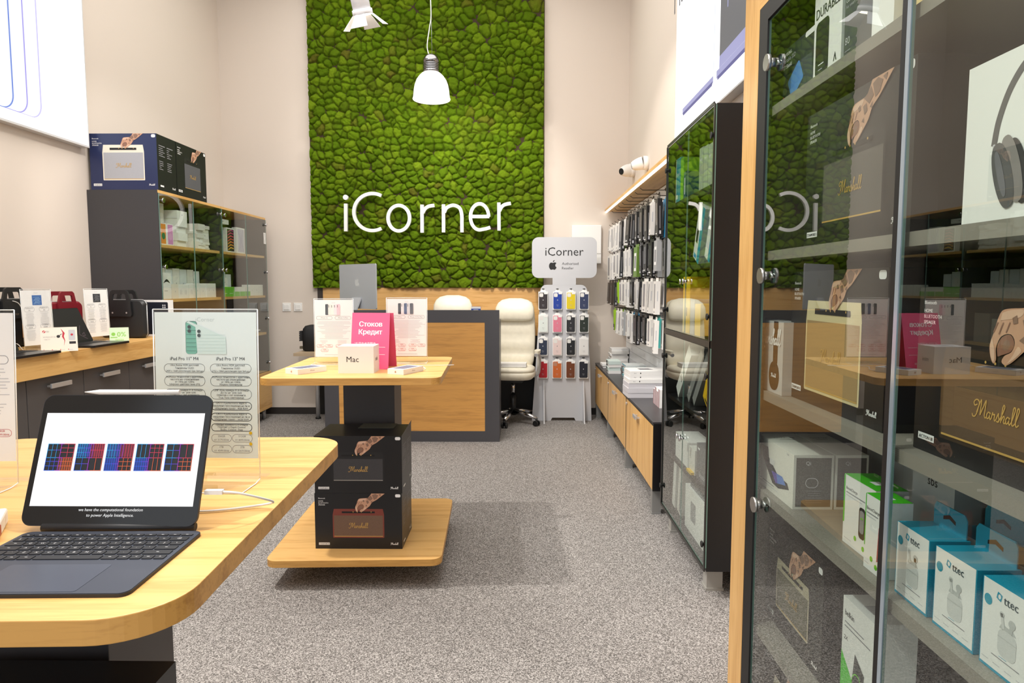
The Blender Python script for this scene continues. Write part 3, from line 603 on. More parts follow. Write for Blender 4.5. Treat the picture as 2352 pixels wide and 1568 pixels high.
def ipad_art(mb, W, H):
    mb.rect(0, 0, W, H, MINTP, 0.5)
    mb.text('iCorner', W * .5, H * .937, .0125, mat('pale sheet heading', '#b4bfbc', .6), 'c', 1, bold=-.012)
    mb.rrect(W * .305, H * .715, W * .42, H * .94, .006, MINTD, 1, 4); mb.rrect(W * .31, H * .715, W * .415, H * .935, .005, MINT, 2, 4)
    mb.poly([(W * .315, H * .932), (W * .34, H * .94), (W * .7, H * .83), (W * .705, H * .715), (W * .42, H * .715), (W * .405, H * .9)], MINTL, 3)
    for j in range(6): mb.rect(W * .315, H * (.735 + .028 * j), W * .41, H * (.735 + .028 * j) + .0008, MINTD, 4); mb.rect(W * .42, H * (.735 + .022 * j), W * .7, H * (.735 + .022 * j) + .0005, mat('printed tablet line', '#b5cdc6', .5), 4)
    for cx, cy in ((.345, .9), (.345, .872), (.44, .87), (.44, .842)): mb.disc(W * cx, H * cy, .0036, CAMB, 5, 14)
    for c, nm, px in ((0, 'iPad Pro 11" M4', '2420 x 1668 резолюция при 264 ppi'), (1, 'iPad Pro 13" M4', '2752 x 2064 резолюция при 264 ppi')):
        x0 = W * (.085 + .455 * c); x1 = x0 + W * .405
        mb.text(nm, (x0 + x1) / 2, H * .672, .0098, INK, 'c', 1, bold=.012, fit=W * .28)
        rows = [(.648, .585, ['Ultra Retina XDR дисплей', 'Тандемен OLED', px]), (.565, .495, ['ProMotion технология с адаптивна', 'честота на опресняване', 'от 10Hz до 120Hz', 'Широка цветова гама (P3)' if c == 0 else 'Изцяло ламиниран']),
                (.475, .405, ['12MP Wide камера f/1.8 бленда', 'До 5x цифров зум', 'Обектив с пет елемента', 'True Tone светкавица']), (.388, .33, ['CPU с 3 performance ядра и', 'хардуерно проследяване на лъчи', 'обединена памет : 8GB RAM']),
                (.312, .255, ['CPU с 4 performance ядра и', 'хардуерно проследяване на лъчи', 'обединена памет : 16GB RAM']), (.238, .185, ['Предна камера f/2.4 бленда', 'Портрет с Depth Control', 'Studio, Contour, Stage'])]
        for t1, t0, tx in rows: pill(mb, x0, H * t0, x1, H * t1, tx, .0052, INK, .0007 if t1 > .4 else .0012, INK)
        pr = [[('256GB', 'от 2279.00лв'), ('512GB', 'от 2849.00лв')], [('1TB', 'от 3829.00лв'), ('2TB', 'от 4769.00лв')]] if c == 0 else [[('256GB', 'от 3179.00лв'), ('512GB', 'от 4099.00лв')], [('1TB', 'от 4549.00лв'), ('2TB', 'от 5419.00лв')]]
        for r_, row in enumerate(pr):
            for k, tx in enumerate(row):
                a = x0 + k * W * .205; pill(mb, a, H * (.11 - .075 * r_), a + W * .2, H * (.165 - .075 * r_), tx, .0055, INKG, .0008, INKG)
                if k: mb.disc(a + W * .185, H * (.175 - .075 * r_), .0034, YEL, 4, 12)
holder('sign_holder', 'clear acrylic stand with a pale mint tablet specification sheet, behind the tablet', (-.648, 1.375, ZN), math.radians(-2), .214, .302, ipad_art, 2, .085, z0=.048)
def phone_art(n):
    def art(mb, W, H):
        cols = [['#4a4c50', '#f0ede6', '#f2f1ea', '#f7e6ea', '#f4c9d3'], ['#4b4d52', '#e9e9ea', '#5b6b8c', '#d9dadd', '#606268']][n]
        for k in range(5):
            a = W * (.28 + .075 * k); mb.rrect(a, H * .735, a + W * .085, H * .925, .004, mat('printed phone %s' % cols[k], cols[k], .4), 1 + k, 4)
            for q in range(2): mb.disc(a + W * .02, H * (.9 - .022 * q), .0021, CAMB, 7, 8)
        mb.text('iCorner', W * .5, H * .945, .006, INKL, 'c', 2)
        for c, nm in enumerate([('iPhone 16', 'iPhone 16 Plus'), ('iPhone 15 Pro', 'iPhone 15 Pro Max')][n]): pill(mb, W * (.04 + .49 * c), H * .655, W * (.46 + .49 * c), H * .715, [nm], .0085, INKG, .0011, INKG)
        for k in range(15):
            e = random.uniform(.04, .3); mb.rect(W * e, H * (.62 - .0215 * k), W * (1 - e), H * (.62 - .0215 * k) + .0016, INKL, 1)
        for c in range(2):
            for k in range(4): e = random.uniform(.02, .1); mb.rect(W * (.08 + .48 * c + e), H * (.285 - .016 * k), W * (.38 + .48 * c - e), H * (.285 - .016 * k) + .0013, INKL, 1)
            for k, (px, py) in enumerate(((0, .165), (.225, .165), (0 if n else .11, .09), (.225, .09))):
                if c and k > 2 or (not n and k > 2): continue
                a = W * (.04 + .5 * c + px); pill(mb, a, H * py, a + W * .2, H * (py + .052), ['128GB', 'от 1799.00лв'], .0058, INKR, .0008, INKR)
        mb.rect(W * .25, H * .035, W * .75, H * .041, INKL, 1)
    return art
holder('sign_holder', 'clear acrylic stand with a phone price sheet, left of the raspberry sign', (-.952, 3.455, ZM), math.radians(0), .196, .292, phone_art(0), 1.5, .07, 'phone sheets on the square table', .034)
holder('sign_holder', 'clear acrylic stand with a phone price sheet, right of the raspberry sign', (-.585, 3.5, ZM), math.radians(0), .205, .296, phone_art(1), 1.5, .07, 'phone sheets on the square table', .034)
# raspberry tent card
t = thing('tent_card', 'raspberry pink tent sign with white Cyrillic credit lettering behind the white box', 'sign', (-.716, 3.275, ZM), math.radians(-7))
W, H = .19, .275
m = MB(); a = math.radians(14)
fr = ((-W / 2, -.05, 0), (1, 0, 0), (-.03, math.sin(a), math.cos(a))); m.frame(*fr); m.box((0, 0, -.0007), (W, H, 0), PINK); m.frame(*fr)
m.text('Стоков', W * .5, H * .755, .034, INKW, 'c', 1, bold=.05, fit=W * .68); m.text('Кредит', W * .5, H * .615, .034, INKW, 'c', 1, bold=.05, fit=W * .72)
m.text('• от 150 лв. до 50 000 лв.', W * .09, H * .45, .0095, INKW, 'l', 1, bold=.04, fit=W * .64); m.rect(W * .09, H * .385, W * .9, H * .391, INKW, 1); m.text('• без лихва и комисиони', W * .09, H * .33, .008, INKW, 'l', 1, bold=.02); m.rect(W * .09, H * .255, W * .9, H * .261, INKW, 1)
m.text('• бързо и лесно', W * .09, H * .195, .008, INKW, 'l', 1, bold=.02); m.text('UniCredit', W * .6, H * .09, .016, INKW, 'c', 1, bold=.03)
obj('front_panel', m, t)
m = MB(); m.frame((W / 2, .085, 0), (-1, 0, 0), (.03, -math.sin(a), math.cos(a))); m.box((0, 0, -.0007), (W, H, 0), PINK); obj('back_panel', m, t)
# mac mini box
w, d, h = .162, .13, .124
m = MB(); m.box((-w / 2, -d / 2, 0), (w / 2, d / 2, h), CARD); W, H = m.face('front', w, d, h); m.text('Mac', W * .41, H * .42, .036, INK, 'c', 1)
W, H = m.face('right', w, d, h); m.text('mini', W * .5, H * .43, .03, INK, 'c', 1); m.face('top', w, d, h); m.rrect(.05, .03, .112, .092, .015, mat('printed silver', '#d3d4d6', .4), 1); apple(m, .081, .061, .016, INKG, 2); m.home()
one('computer_box', 'white cubic carton lettered Mac, in front of the raspberry sign', 'box', m, (-.747, 3.13, ZM), (0, 0, math.radians(1)))
def phone_box(label, loc, rz):
    w, d, h = .086, .165, .025; m = MB(); m.box((-w / 2, -d / 2, 0), (w / 2, d / 2, h), CARD); W, H = m.face('front', w, d, h); apple(m, W * .5, H * .5, .011, INK if rz > 0 else mat('copper ink', '#b58a72', .4), 1)
    W, H = m.face('right', w, d, h); m.text('iPhone', W * .5, H * .4, .009, INKG, 'c', 1); W, H = m.face('top', w, d, h); m.rrect(.01, .02, W - .01, H - .02, .008, mat('printed slate phone', '#8d90a6', .4), 1); m.rrect(.014, .024, W - .014, H - .024, .006, mat('printed dark phone', '#6c6f86', .4), 2); m.home()
    one('phone_box', label, 'box', m, loc, (0, 0, rz), 'flat phone boxes on the square table', .0008)
phone_box('flat white phone carton at the left edge of the square table', (-.985, 3.1, ZM), math.radians(-33))
phone_box('flat white phone carton right of the cubic carton', (-.525, 3.1, ZM), math.radians(-24))
m = MB(); m.tube(smooth_path([(-.1, .1, .003), (-.03, .02, .004), (.05, .04, .012), (.13, -.05, .004), (.16, -.1, .003)]), .0018, WHITE, 6); one('charging_cable', 'thin white cable lying on the square table behind the cubic carton', 'cable', m, (-.43, 3.22, ZM), (0, 0, PI / 2))

# ------------------------------------------------------------------ tablet, keyboard case, pencil, charger on the near table
tb = thing('tablet', 'large black tablet propped upright playing a chip presentation', 'tablet', (-.677, 1.08, .9555), 0)
W, H, T = .292, .2195, .0055; dy, dz = math.sin(math.radians(21)), math.cos(math.radians(21))
m = MB(); m.frame((-W / 2, 0, 0), (1, 0, 0), (0, dy, dz)); m.prism(rrect(0, 0, W, H, .0165, 8), -T, -.0002, mat('dark aluminium', '#3a3b3f', .35, .7)); obj('casing', m, tb)
m = MB(); m.frame((-W / 2, 0, 0), (1, 0, 0), (0, dy, dz)); m.prism(rrect(.0008, .0008, W - .0008, H - .0008, .016, 8), -.0003, 0, mat('screen glass', '#050506', .12))
m.rect(W * .033, H * .145, W * .967, H * .855, glow('screen white', '#ffffff', 1.02), 1)
chip_c = [glow('chip ' + c, c, .9) for c in ('#1f5fe0', '#21a5e8', '#6f3fe0', '#b03ad0', '#e03a58', '#f06a3a')]
cdark = glow('chip dark', '#0c1020', .5)
def chip(x, y, w, h, k):
    m.rect(x, y, x + w, y + h, cdark, 2); r = random.Random(k * 7 + 3)
    def line(a, bb, c, d):
        fx, fy = ((a + c) / 2 - x) / w, ((bb + d) / 2 - y) / h
        i = (0 if fy < .45 else 1) if fx < .35 else 2 if fx < .5 else 3 if fx < .62 else (5 if fy < .45 else 4); m.rect(a, bb, c, d, chip_c[i], 4)
    lw = w * .02
    for f in (0, .5, 1):
        for s_ in range(4): line(x + f * (w - lw), y + h * s_ / 4, x + f * (w - lw) + lw, y + h * (s_ + 1) / 4)
    for f in (0, .48, 1):
        for s_ in range(5): line(x + w * s_ / 5, y + f * (h - lw), x + w * (s_ + 1) / 5, y + f * (h - lw) + lw)
    for qx in (0, .5):
        for qy in (0, .5):
            n = r.choice((2, 3, 5, 6)); n2 = r.choice((1, 2, 3))
            if n > 3:
                g = x + qx * w; i = (0 if qy == 0 else 1) if qx == 0 else (5 if qy == 0 else 4); m.rect(g + .02 * w, y + qy * h + .02 * h, g + .48 * w, y + qy * h + .46 * h, glow('chip block %d' % i, ('#123a9a', '#0f4a96', '', '', '#7a1c34', '#7a3a1c')[i], .7), 3)
            for j in range(1, n): a = x + (qx + .5 * j / n) * w; line(a, y + qy * h, a + lw * .8, y + (qy + .48) * h)
            for j in range(1, n2): a = y + (qy + .5 * j / n2) * h; line(x + qx * w, a, x + (qx + .25) * w, a + lw * .8); line(x + (qx + .25) * w, a, x + (qx + .5) * w, a + lw * .8)
for k in range(5): chip(W * (.077 + .1735 * k), H * .408, W * .157, H * .207, k)
CAP = glow('caption text', '#f4f4f4', .9)
m.text('we have the computational foundation', W * .503, H * .109, .0069, CAP, 'c', 2, bold=.02, shear=.12, fit=W * .42); m.text('to power Apple Intelligence.', W * .503, H * .069, .0069, CAP, 'c', 2, bold=.02, shear=.12, fit=W * .31)
obj('screen', m, tb)
RUB = mat('black soft-touch case', '#1b1c20', .5); DECK = mat('slate keyboard deck', '#3c414d', .42, .3); KEY = mat('black key', '#17181c', .5); KINK = mat('key legend', '#d8d8da', .5)
kb = thing('keyboard_case', 'black keyboard case with trackpad lying open under the tablet', 'keyboard', (-.654, .844, ZN), math.radians(1.5))
m = MB(); m.prism(rrect(-.143, 0, .143, .228, .014, 6), 0, .0048, RUB); obj('base', m, kb)
m = MB(); m.prism(rrect(-.1418, .0012, .1418, .2268, .013, 6), .0046, .0056, DECK); obj('deck', m, kb)
m = MB(); m.prism(rrect(-.072, .006, .072, .094, .005, 4), .0055, .0059, mat('trackpad', '#434957', .32, .3)); obj('trackpad', m, kb)
m = MB(); m.cyl((-.125, .24, .0075), (.125, .24, .0075), .0068, RUB, 16); obj('hinge', m, kb)
m = MB(); m.M = Matrix.Translation((-.022, .247, .012)) @ Matrix.Rotation(math.radians(-23), 4, 'X'); m.M = m.M @ Matrix.Rotation(PI / 2, 4, 'X'); m.prism(rrect(-.143, 0, .143, .2, .014, 6), -.0085, -.004, RUB); obj('back_plate', m, kb)
rows = [(.2075, .0075, [(1, '')] * 14), (.1905, .0138, [(1, c) for c in '§1234567890-='] + [(1.55, '⌫')]), (.1725, .0138, [(1.5, '')] + [(1, c) for c in 'QWERTYUIOP[]'] + [(1.05, '\\')]),
        (.1545, .0138, [(1.78, '')] + [(1, c) for c in "ASDFGHJKL;'"] + [(1.82, '')]), (.1365, .0138, [(1.3, '')] + [(1, c) for c in '`ZXCVBNM,./'] + [(2.3, '')]), (.1185, .0138, [(1, 'fn'), (1, '^'), (1, ''), (1.25, ''), (5.3, ''), (1.25, ''), (1, ''), (.93, '<'), (.93, ''), (.93, '>')])]
for yc, hh, ks in rows:
    tot = sum(k[0] for k in ks); u = .272 / tot; x = -.136
    for kw, c in ks:
        a, bb = x + .0011, x + kw * u - .0011; m = MB(); m.prism(rrect(a, yc - hh / 2, bb, yc + hh / 2, .0016, 3), .0057, .0068, KEY); m.M = Matrix.Translation((0, 0, .0068))
        if c: m.text(c, (a + bb) / 2, yc - .0022, .0062, KINK, 'c', 1)
        else: m.rect((a + bb) / 2 - .002, yc - .0006, (a + bb) / 2 + .002, yc + .0006, KINK, 1)
        obj('key', m, kb); x += kw * u
for kk in [o for o in kb.children if o.name.startswith('key')]: pass
z1 = .9555 + H * dz; y1 = 1.08 + H * dy
m = MB(); m.tube([(-.088, 0, 0), (-.076, 0, 0), (-.062, 0, 0), (.078, 0, 0)], [.0006, .0024, .0044, .0044], CARD, 14); one('stylus', 'white stylus pencil attached along the top edge of the tablet', 'stylus', m, (-.668, y1 + .002, z1 + .0047))
m = MB(); m.M = Matrix(); m.box((.0, -.005, -.0035), (.03, .005, .0035), CARD); m.tube(smooth_path([(.03, 0, 0), (.055, .0, -.002), (.082, .03, -.02), (.088, .07, -.04), (.06, .09, -.052), (.0, .07, -.0545), (-.05, .06, -.0545), (-.12, .07, -.0545)]), .0021, mat('white cable', '#e4e2de', .5), 8)
one('charging_cable', 'white cable plugged into the right side of the tablet', 'cable', m, (-.53, 1.115, 1.003))
t = thing('alarm_pad', 'white security alarm pad with a red button, left of the tablet', 'alarm', (-.889, 1.057, ZN), math.radians(30))
m = MB(); m.box((-.045, -.055, 0), (.045, .055, .026), WHITE); obj('housing', m, t, bevel=.004)
m = MB(); m.box((.0445, -.046, .005), (.0462, -.026, .021), mat('red button', '#a02218', .4)); obj('button', m, t, bevel=.001)
m = MB(); m.tube([(.018 * math.cos(k * .55) * .45, .018 * math.sin(k * .55) * .45, .026 + .0016 * k) for k in range(48)] + [(-.03, 0, .1), (-.1, 0, .1)], .003, WHITE, 7); obj('coiled_cord', m, t)
# second sheet stand cut by the left edge of the photo
holder('sign_holder', 'clear acrylic stand with a white sheet at the left edge of the near table', (-1.125, 1.33, ZN), math.radians(3), .21, .3, phone_art(0), 3, .08, z0=.05)
# cartons under the near table
speaker_carton('speaker_box', 'black speaker carton on the lower shelf of the near table', .40, .27, .262, A_BLK, (-.83, 1.05, .137), 0, 'speaker boxes under the near table')
speaker_carton('speaker_box', 'black speaker carton stacked highest under the near table', .40, .27, .264, A_BLK, (-.83, 1.05, .4), 0, 'speaker boxes under the near table', extra=lambda mb, w, d, h: (mb.face('top', w, d, h), mb.poly([(.02, .17), (.075, .17), (.095, .245), (.055, .245)], PAPER, 2)))

# ------------------------------------------------------------------ service desk and what is behind it
LAM = mat('anthracite laminate', '#464549', .4)
t = thing('service_desk', 'charcoal framed service desk with a large oak front inlay', 'desk', (-.93, 5.787, 0))
hw = .755
m = MB(); m.box((-hw, 0, 0), (hw, .035, .093), LAM); m.box((-hw, 0, 1.033), (hw, .035, 1.139), LAM); m.box((-hw, 0, .093), (-hw + .125, .035, 1.033), LAM); m.box((hw - .125, 0, .093), (hw, .035, 1.033), LAM); obj('front_frame', m, t)
m = MB(); m.box((-hw + .125, .002, .093), (hw - .125, .03, 1.033), oak('x', '#b98544', '#d49c52', .42, ' inlay')); obj('oak_inlay', m, t)
for sx in (-1, 1):
    m = MB(); m.box((min(sx * hw, sx * (hw - .03)), .035, 0), (max(sx * hw, sx * (hw - .03)), .5, 1.04), LAM); obj('side_panel', m, t)
m = MB(); m.box((-hw + .03, .035, 1.005), (.06, .5, 1.04), LAM); obj('counter_shelf', m, t)
m = MB(); m.box((.06, .035, .72), (hw - .03, .5, .75), LAM); obj('worktop', m, t)
WS = Matrix.Translation((-1.46, 6.1, 1.041)) @ Matrix.Rotation(math.radians(-41), 4, 'Z')
t = thing('desktop_computer', 'silver grey desktop computer seen from behind on the service desk', 'computer', (-1.455, 6.08, 1.041), math.radians(-41))
m = MB(); m.M = Matrix.Rotation(PI / 2, 4, 'X'); m.prism(rrect(-.272, .1, .272, .497, .012, 5), -.0115, 0, ALU); obj('display_body', m, t)
m = MB(); m.frame((0, -.0002, .1), (1, 0, 0), (0, 0, 1)); apple(m, 0, .235, .085, mat('polished logo', '#e6e7ea', .15, .3), 1); obj('logo', m, t)
m = MB(); m.M = Matrix.Rotation(PI / 2, 4, 'X'); m.frame((0, .0118, .1), (-1, 0, 0), (0, 0, 1)); m.rrect(-.266, .05, .266, .392, .008, mat('dark screen', '#101114', .15), 1); obj('screen', m, t)
m = MB(); m.add([(-.065, -.001, .19), (.065, -.001, .19), (.065, -.012, .2), (-.065, -.012, .2), (-.065, -.09, .006), (.065, -.09, .006), (.065, -.098, .006), (-.065, -.098, .006)], [(0, 1, 5, 4), (3, 7, 6, 2), (0, 4, 7, 3), (1, 2, 6, 5), (0, 3, 2, 1)], ALU)
m.box((-.065, -.1, 0), (.065, .06, .006), ALU); obj('stand', m, t)
m = MB(); m.tube(smooth_path([(-.05, -.06, .09), (-.045, -.1, .07), (-.03, -.09, .03), (-.04, -.11, .006)]), .003, WHITE, 6); obj('power_cord', m, t)
m = MB(); m.box((-.042, -.03, 0), (.042, .03, .085), mat('blue carton', '#2c4fb4', .4)); m.face('front', .084, .06, .085); m.rect(0, .068, .084, .085, INKW, 1); m.rect(.02, .052, .064, .06, INKW, 1); m.home()
one('card_box', 'small blue and white box peeking over the desk top between the chairs', 'box', m, (-.393, 6.1, 1.074))
m = MB(); m.box((-.09, -.06, 0), (.09, .06, .003), LAM); m.box((-.09, -.06, .003), (.09, .06, .32), LAM)
one('desk_riser', 'low charcoal riser box standing on the desk worktop', 'riser', m, (-.393, 6.12, .75))

def super_loop(cx, cy, z, rx, ry, n=28, e=2.6, tilt=0):
    o = []
    for k in range(n):
        a = 2 * PI * k / n; c, s = math.cos(a), math.sin(a)
        o.append((cx + rx * math.copysign(abs(c) ** (2 / e), c), cy + ry * math.copysign(abs(s) ** (2 / e), s), z))
    return o
LEA = mat('cream leather', '#f1ead6', .42, noise=.04, nscale=25, bump=.25); BLKP = mat('black chair plastic', '#161617', .4); SILV = mat('silver chair arm', '#c7c8ca', .3, .6)
def office_chair(loc, rz, label):
    t = thing('office_chair', label, 'office chair', loc, rz, 'cream office chairs behind the desk')
    m = MB(); sec = [(.5, .12, .03, 0), (.53, .17, .05, -.005), (.6, .19, .062, -.02), (.66, .197, .06, -.012), (.69, .198, .052, -.004), (.72, .2, .062, -.012), (.8, .203, .066, -.01), (.85, .203, .055, 0), (.88, .203, .064, 0), (.96, .2, .066, .012), (1.0, .198, .058, .018), (1.06, .194, .062, .026), (1.13, .185, .06, .04), (1.18, .165, .05, .05), (1.205, .12, .034, .055), (1.213, .05, .014, .056)]
    m.loft([super_loop(0, .17 + y, z, rx, ry, 32, 2.8) for z, rx, ry, y in sec], LEA); obj('backrest', m, t)
    m = MB(); sec = [(1.0, .1, .015, .1), (1.008, .165, .04, .11), (1.03, .188, .062, .12), (1.08, .194, .072, .128), (1.13, .19, .07, .137), (1.175, .168, .056, .15), (1.205, .13, .036, .165), (1.222, .06, .015, .18)]
    m.loft([super_loop(0, y, z, rx, ry, 32, 2.6) for z, rx, ry, y in sec], LEA); obj('headrest', m, t)
    m = MB(); sec = [(.44, .15, .14), (.448, .19, .19), (.47, .215, .215), (.5, .222, .222), (.518, .216, .216), (.522, .21, .21)]
    m.loft([super_loop(0, -.02, z, a, b_, 32, 3.4) for z, a, b_ in sec], LEA); obj('seat', m, t)
    m = MB(); sec = [(.518, .2, .2), (.53, .216, .212), (.55, .214, .21), (.566, .19, .19), (.572, .12, .12)]
    m.loft([super_loop(0, -.03, z, a, b_, 32, 3.2) for z, a, b_ in sec], LEA); obj('seat_cushion', m, t)
    for sx in (-1, 1):
        m = MB(); m.tube(smooth_path([(sx * .2, .05, .46), (sx * .245, .04, .5), (sx * .255, .02, .62), (sx * .25, -.03, .69), (sx * .245, -.1, .705), (sx * .24, -.19, .69)]), [.018] * 31, SILV, 10)
        m.loft([super_loop(sx * .245, -.07, z, .028, .12, 20, 2.6) for z in (.7, .712, .728)], mat('cream arm pad', '#e9e2cf', .45), False); obj('armrest', m, t)
    m = MB(); m.cyl((0, 0, .08), (0, 0, .28), .03, BLKP, 18); m.cyl((0, 0, .28), (0, 0, .42), .018, CHROME, 18); m.box((-.1, -.1, .41), (.1, .1, .445), BLKP); obj('gas_lift', m, t)
    for k in range(5):
        a = 2 * PI * k / 5 - .5; c, s = math.cos(a), math.sin(a)
        m = MB(); m.tube([(c * .03, s * .03, .115), (c * .15, s * .15, .1), (c * .28, s * .28, .078)], [.026, .022, .015], CHROME, 10)
        lg = obj('leg', m, t)
        m = MB(); px, py = c * .275, s * .275
        for q in (-1, 1): m.cyl((px - s * .012 * q, py + c * .012 * q, .027), (px - s * .026 * q, py + c * .026 * q, .027), .027, BLKP, 18)
        m.cyl((px - s * .012, py + c * .012, .027), (px + s * .012, py - c * .012, .027), .008, BLKP, 10)
        m.cyl((px, py, .03), (px, py, .075), .011, BLKP, 10); obj('castor', m, lg)
    return t
ch = office_chair((-.065, 6.61, 0), math.radians(-6), 'cream leather office chair fully in view right of the service desk')
dup(ch, (-.655, 6.61, 0), math.radians(4), 'cream leather office chair with just its headrest above the desk').scale = (1, 1, 1.025)
m = MB(); m.box((-.15, -.075, 0), (.15, .075, .035), CARD); m.face('front', .3, .15, .035); m.text('iPad', .06, .012, .012, INKG, 'c', 1); m.home()
one('keyboard_box', 'flat white carton lying on the seat of the right office chair', 'box', m, (-.085, 6.5, .573), (0, 0, math.radians(-4)))

m = MB(); m.box((-2.037, 7.02, .83), (.24, YB, 1.325), oak('x', '#c8954f', '#e0b272', .42, ' panel')); tag(obj('trim_1', m), kind='structure')
m = MB(); m.box((-2.096, 7.03, 0), (.24, YB, .83), JET); m.box((-2.096, 7.03, .83), (-2.037, YB, 1.322), mat('dark brown panel', '#3b332d', .5)); tag(obj('trim_2', m), kind='structure')
t = thing('side_desk', 'narrow side desk on a steel tube leg behind the service desk', 'desk', (-1.7, 6.74, 0))
m = MB(); m.box((-.48, -.26, .67), (.45, .24, .698), mat('beige worktop', '#b9a488', .5)); obj('worktop', m, t)
for lx, ly in ((-.348, .055), (.35, .055)):
    m = MB(); m.cyl((lx, ly, .0), (lx, ly, .67), .021, STEEL, 18); m.cyl((lx, ly, 0), (lx, ly, .015), .028, JET, 18); obj('leg', m, t)
t = thing('backpack', 'black camera backpack with side buckles on the side desk', 'bag', (-2.04, 6.74, .699))
BAG = mat('black nylon', '#191a1c', .6, bump=.4, nscale=300)
m = MB(); m.loft([super_loop(0, 0, z, a, b_, 24, 4.5) for z, a, b_ in ((0, .1, .07), (.012, .115, .085), (.13, .118, .09), (.22, .112, .085), (.25, .09, .065), (.26, .05, .04))], BAG); obj('bag_body', m, t)
m = MB(); m.box((-.14, -.05, .1), (-.115, .03, .2), BAG)
for k in range(6): m.box((-.147, -.055, .1 + .017 * k), (-.14, .035, .11 + .017 * k), JET)
obj('buckle_strip', m, t); m = MB(); m.box((-.155, -.02, .02), (-.11, .02, .045), mat('olive webbing', '#6b6350', .7)); obj('strap', m, t)

# ------------------------------------------------------------------ case display stand
GREYB = mat('pale grey acrylic', '#c6c7cb', .25)
t = thing('display_stand', 'tall pale grey display stand lettered iCorner holding sixteen phone cases', 'display stand', (.43, 6.73, 0))
def up(pts): return [(x - .43, z) for x, z in pts]
m = MB(); m.M = Matrix.Rotation(PI / 2, 4, 'X')
body = [(.122, 0), (.2, 0), (.31, 0), (.325, .03), (.545, .03), (.56, 0), (.64, 0), (.718, 0), (.70, .5), (.665, 1.2)] + [(.6 + .065 * math.cos(a), 1.285 + .07 * math.sin(a)) for a in [PI / 2 * k / 6 for k in range(7)]] + [(.26 - .06 * math.sin(a), 1.285 + .07 * math.cos(a)) for a in [PI / 2 * k / 6 for k in range(7)]] + [(.198, 1.2), (.155, .5)]
m.prism(up(body), 0, .012, GREYB); obj('board', m, t)
m = MB(); m.M = Matrix.Rotation(PI / 2, 4, 'X'); m.prism(up([(.322, 1.35), (.552, 1.35), (.552, 1.43), (.322, 1.43)]), .0005, .0125, GREYB); obj('neck', m, t)
m = MB(); m.M = Matrix.Rotation(PI / 2, 4, 'X'); m.prism(up(rrect(.119, 1.422, .755, 1.82, .065, 8)), 0, .012, GREYB)
m.frame((-.311, -.0122, 1.422), (1, 0, 0), (0, 0, 1)); m.text('iCorner', .318, .218, .118, INK, 'c', 1, bold=.004, fit=-.375)
apple(m, .205, .12, .095, INK, 1); m.text('Authorised', .295, .128, .036, INK, 'l', 1, bold=.01, fit=.185); m.text('Reseller', .295, .084, .036, INK, 'l', 1, bold=.01); obj('header_panel', m, t)
for x in (-.19, .205):
    m = MB(); m.add([(x - .006, 0, .45), (x + .006, 0, .45), (x + .006, 0, 0), (x - .006, 0, 0), (x - .006, -.18, 0), (x + .006, -.18, 0), (x - .006, -.155, .02), (x + .006, -.155, .02)], [(0, 1, 7, 6), (3, 4, 5, 2), (6, 7, 5, 4), (0, 6, 4, 3), (1, 2, 5, 7), (0, 3, 2, 1)], GREYB); obj('support_fin', m, t)
cases = [('#332d30', 'charcoal'), ('#1f3f9c', 'royal blue'), ('#dcc51d', 'yellow'), ('#2f3a5c', 'dusty navy'), ('#dfe7e2', 'clear mint'), ('#dc7d93', 'rose pink'), ('#26272c', 'black'), ('#27302a', 'dark green'),
         ('#263046', 'deep navy'), ('#e6cfcb', 'pale blush'), ('#1f2126', 'graphite black'), ('#e9e7e4', 'clear white'), ('#b01524', 'red'), ('#c9652a', 'orange'), ('#6f3a1c', 'brown'), ('#171b29', 'midnight black')]
xs = [.23, .37, .503, .632]; zs = [1.206, .98, .752, .524]
for i, (c, nm) in enumerate(cases):
    x, z = xs[i % 4], zs[i // 4]; rw = ('top', 'second', 'third', 'bottom')[i // 4]
    q = thing('phone_case_pack', '%s phone case in a white sleeve, %s row of the grey stand' % (nm, rw), 'phone case', (x, 6.705, z - .095), math.radians(random.uniform(-4, 4)), 'phone cases on the grey stand')
    m = MB(); m.M = Matrix.Rotation(PI / 2, 4, 'X'); m.prism(rrect(-.047, 0, .047, .178, .004, 3), 0, .016, CARD); m.prism([(-.03, .178), (.03, .178), (.014, .198), (-.014, .198)], .006, .009, CARD); obj('sleeve', m, q)
    m = MB(); m.frame((0, -.0165, 0), (1, 0, 0), (0, 0, 1)); cm = mat('case ' + nm, c, .5); m.prism(rrect(-.041, .008, .041, .168, .012, 5), 0, .004, cm)
    m.M = m.M @ Matrix.Translation((0, 0, .0042)); 
    if i < 12 and i not in (11,): m.rrect(-.037, .125, .0, .163, .009, mat('camera cutout', '#e3e1dd', .4), 1, 4)
    if i == 13: m.rrect(-.037, .125, .0, .163, .009, mat('cutout grey', '#b9846a', .4), 1, 4)
    m.rrect(.008, .152, .045, .172, .003, CARD, 2, 3)
    tm = INKL if i not in (4, 9, 11) else INKG
    m.text('iPhone', 0, .045, .008, tm, 'c', 1); m.text('Case', 0, .034, .008, tm, 'c', 1); apple(m, 0, .095, .012, tm, 1); obj('phone_case', m, q)
for i in range(16):
    x, z = xs[i % 4] - .43, zs[i // 4]; m = MB(); m.tube([(x, -.012, z + .106), (x, -.034, z + .106), (x, -.05, z + .112)], .003, JET, 6); m.box((x - .012, -.016, z + .1), (x + .012, -.012, z + .112), JET); obj('hook', m, t)

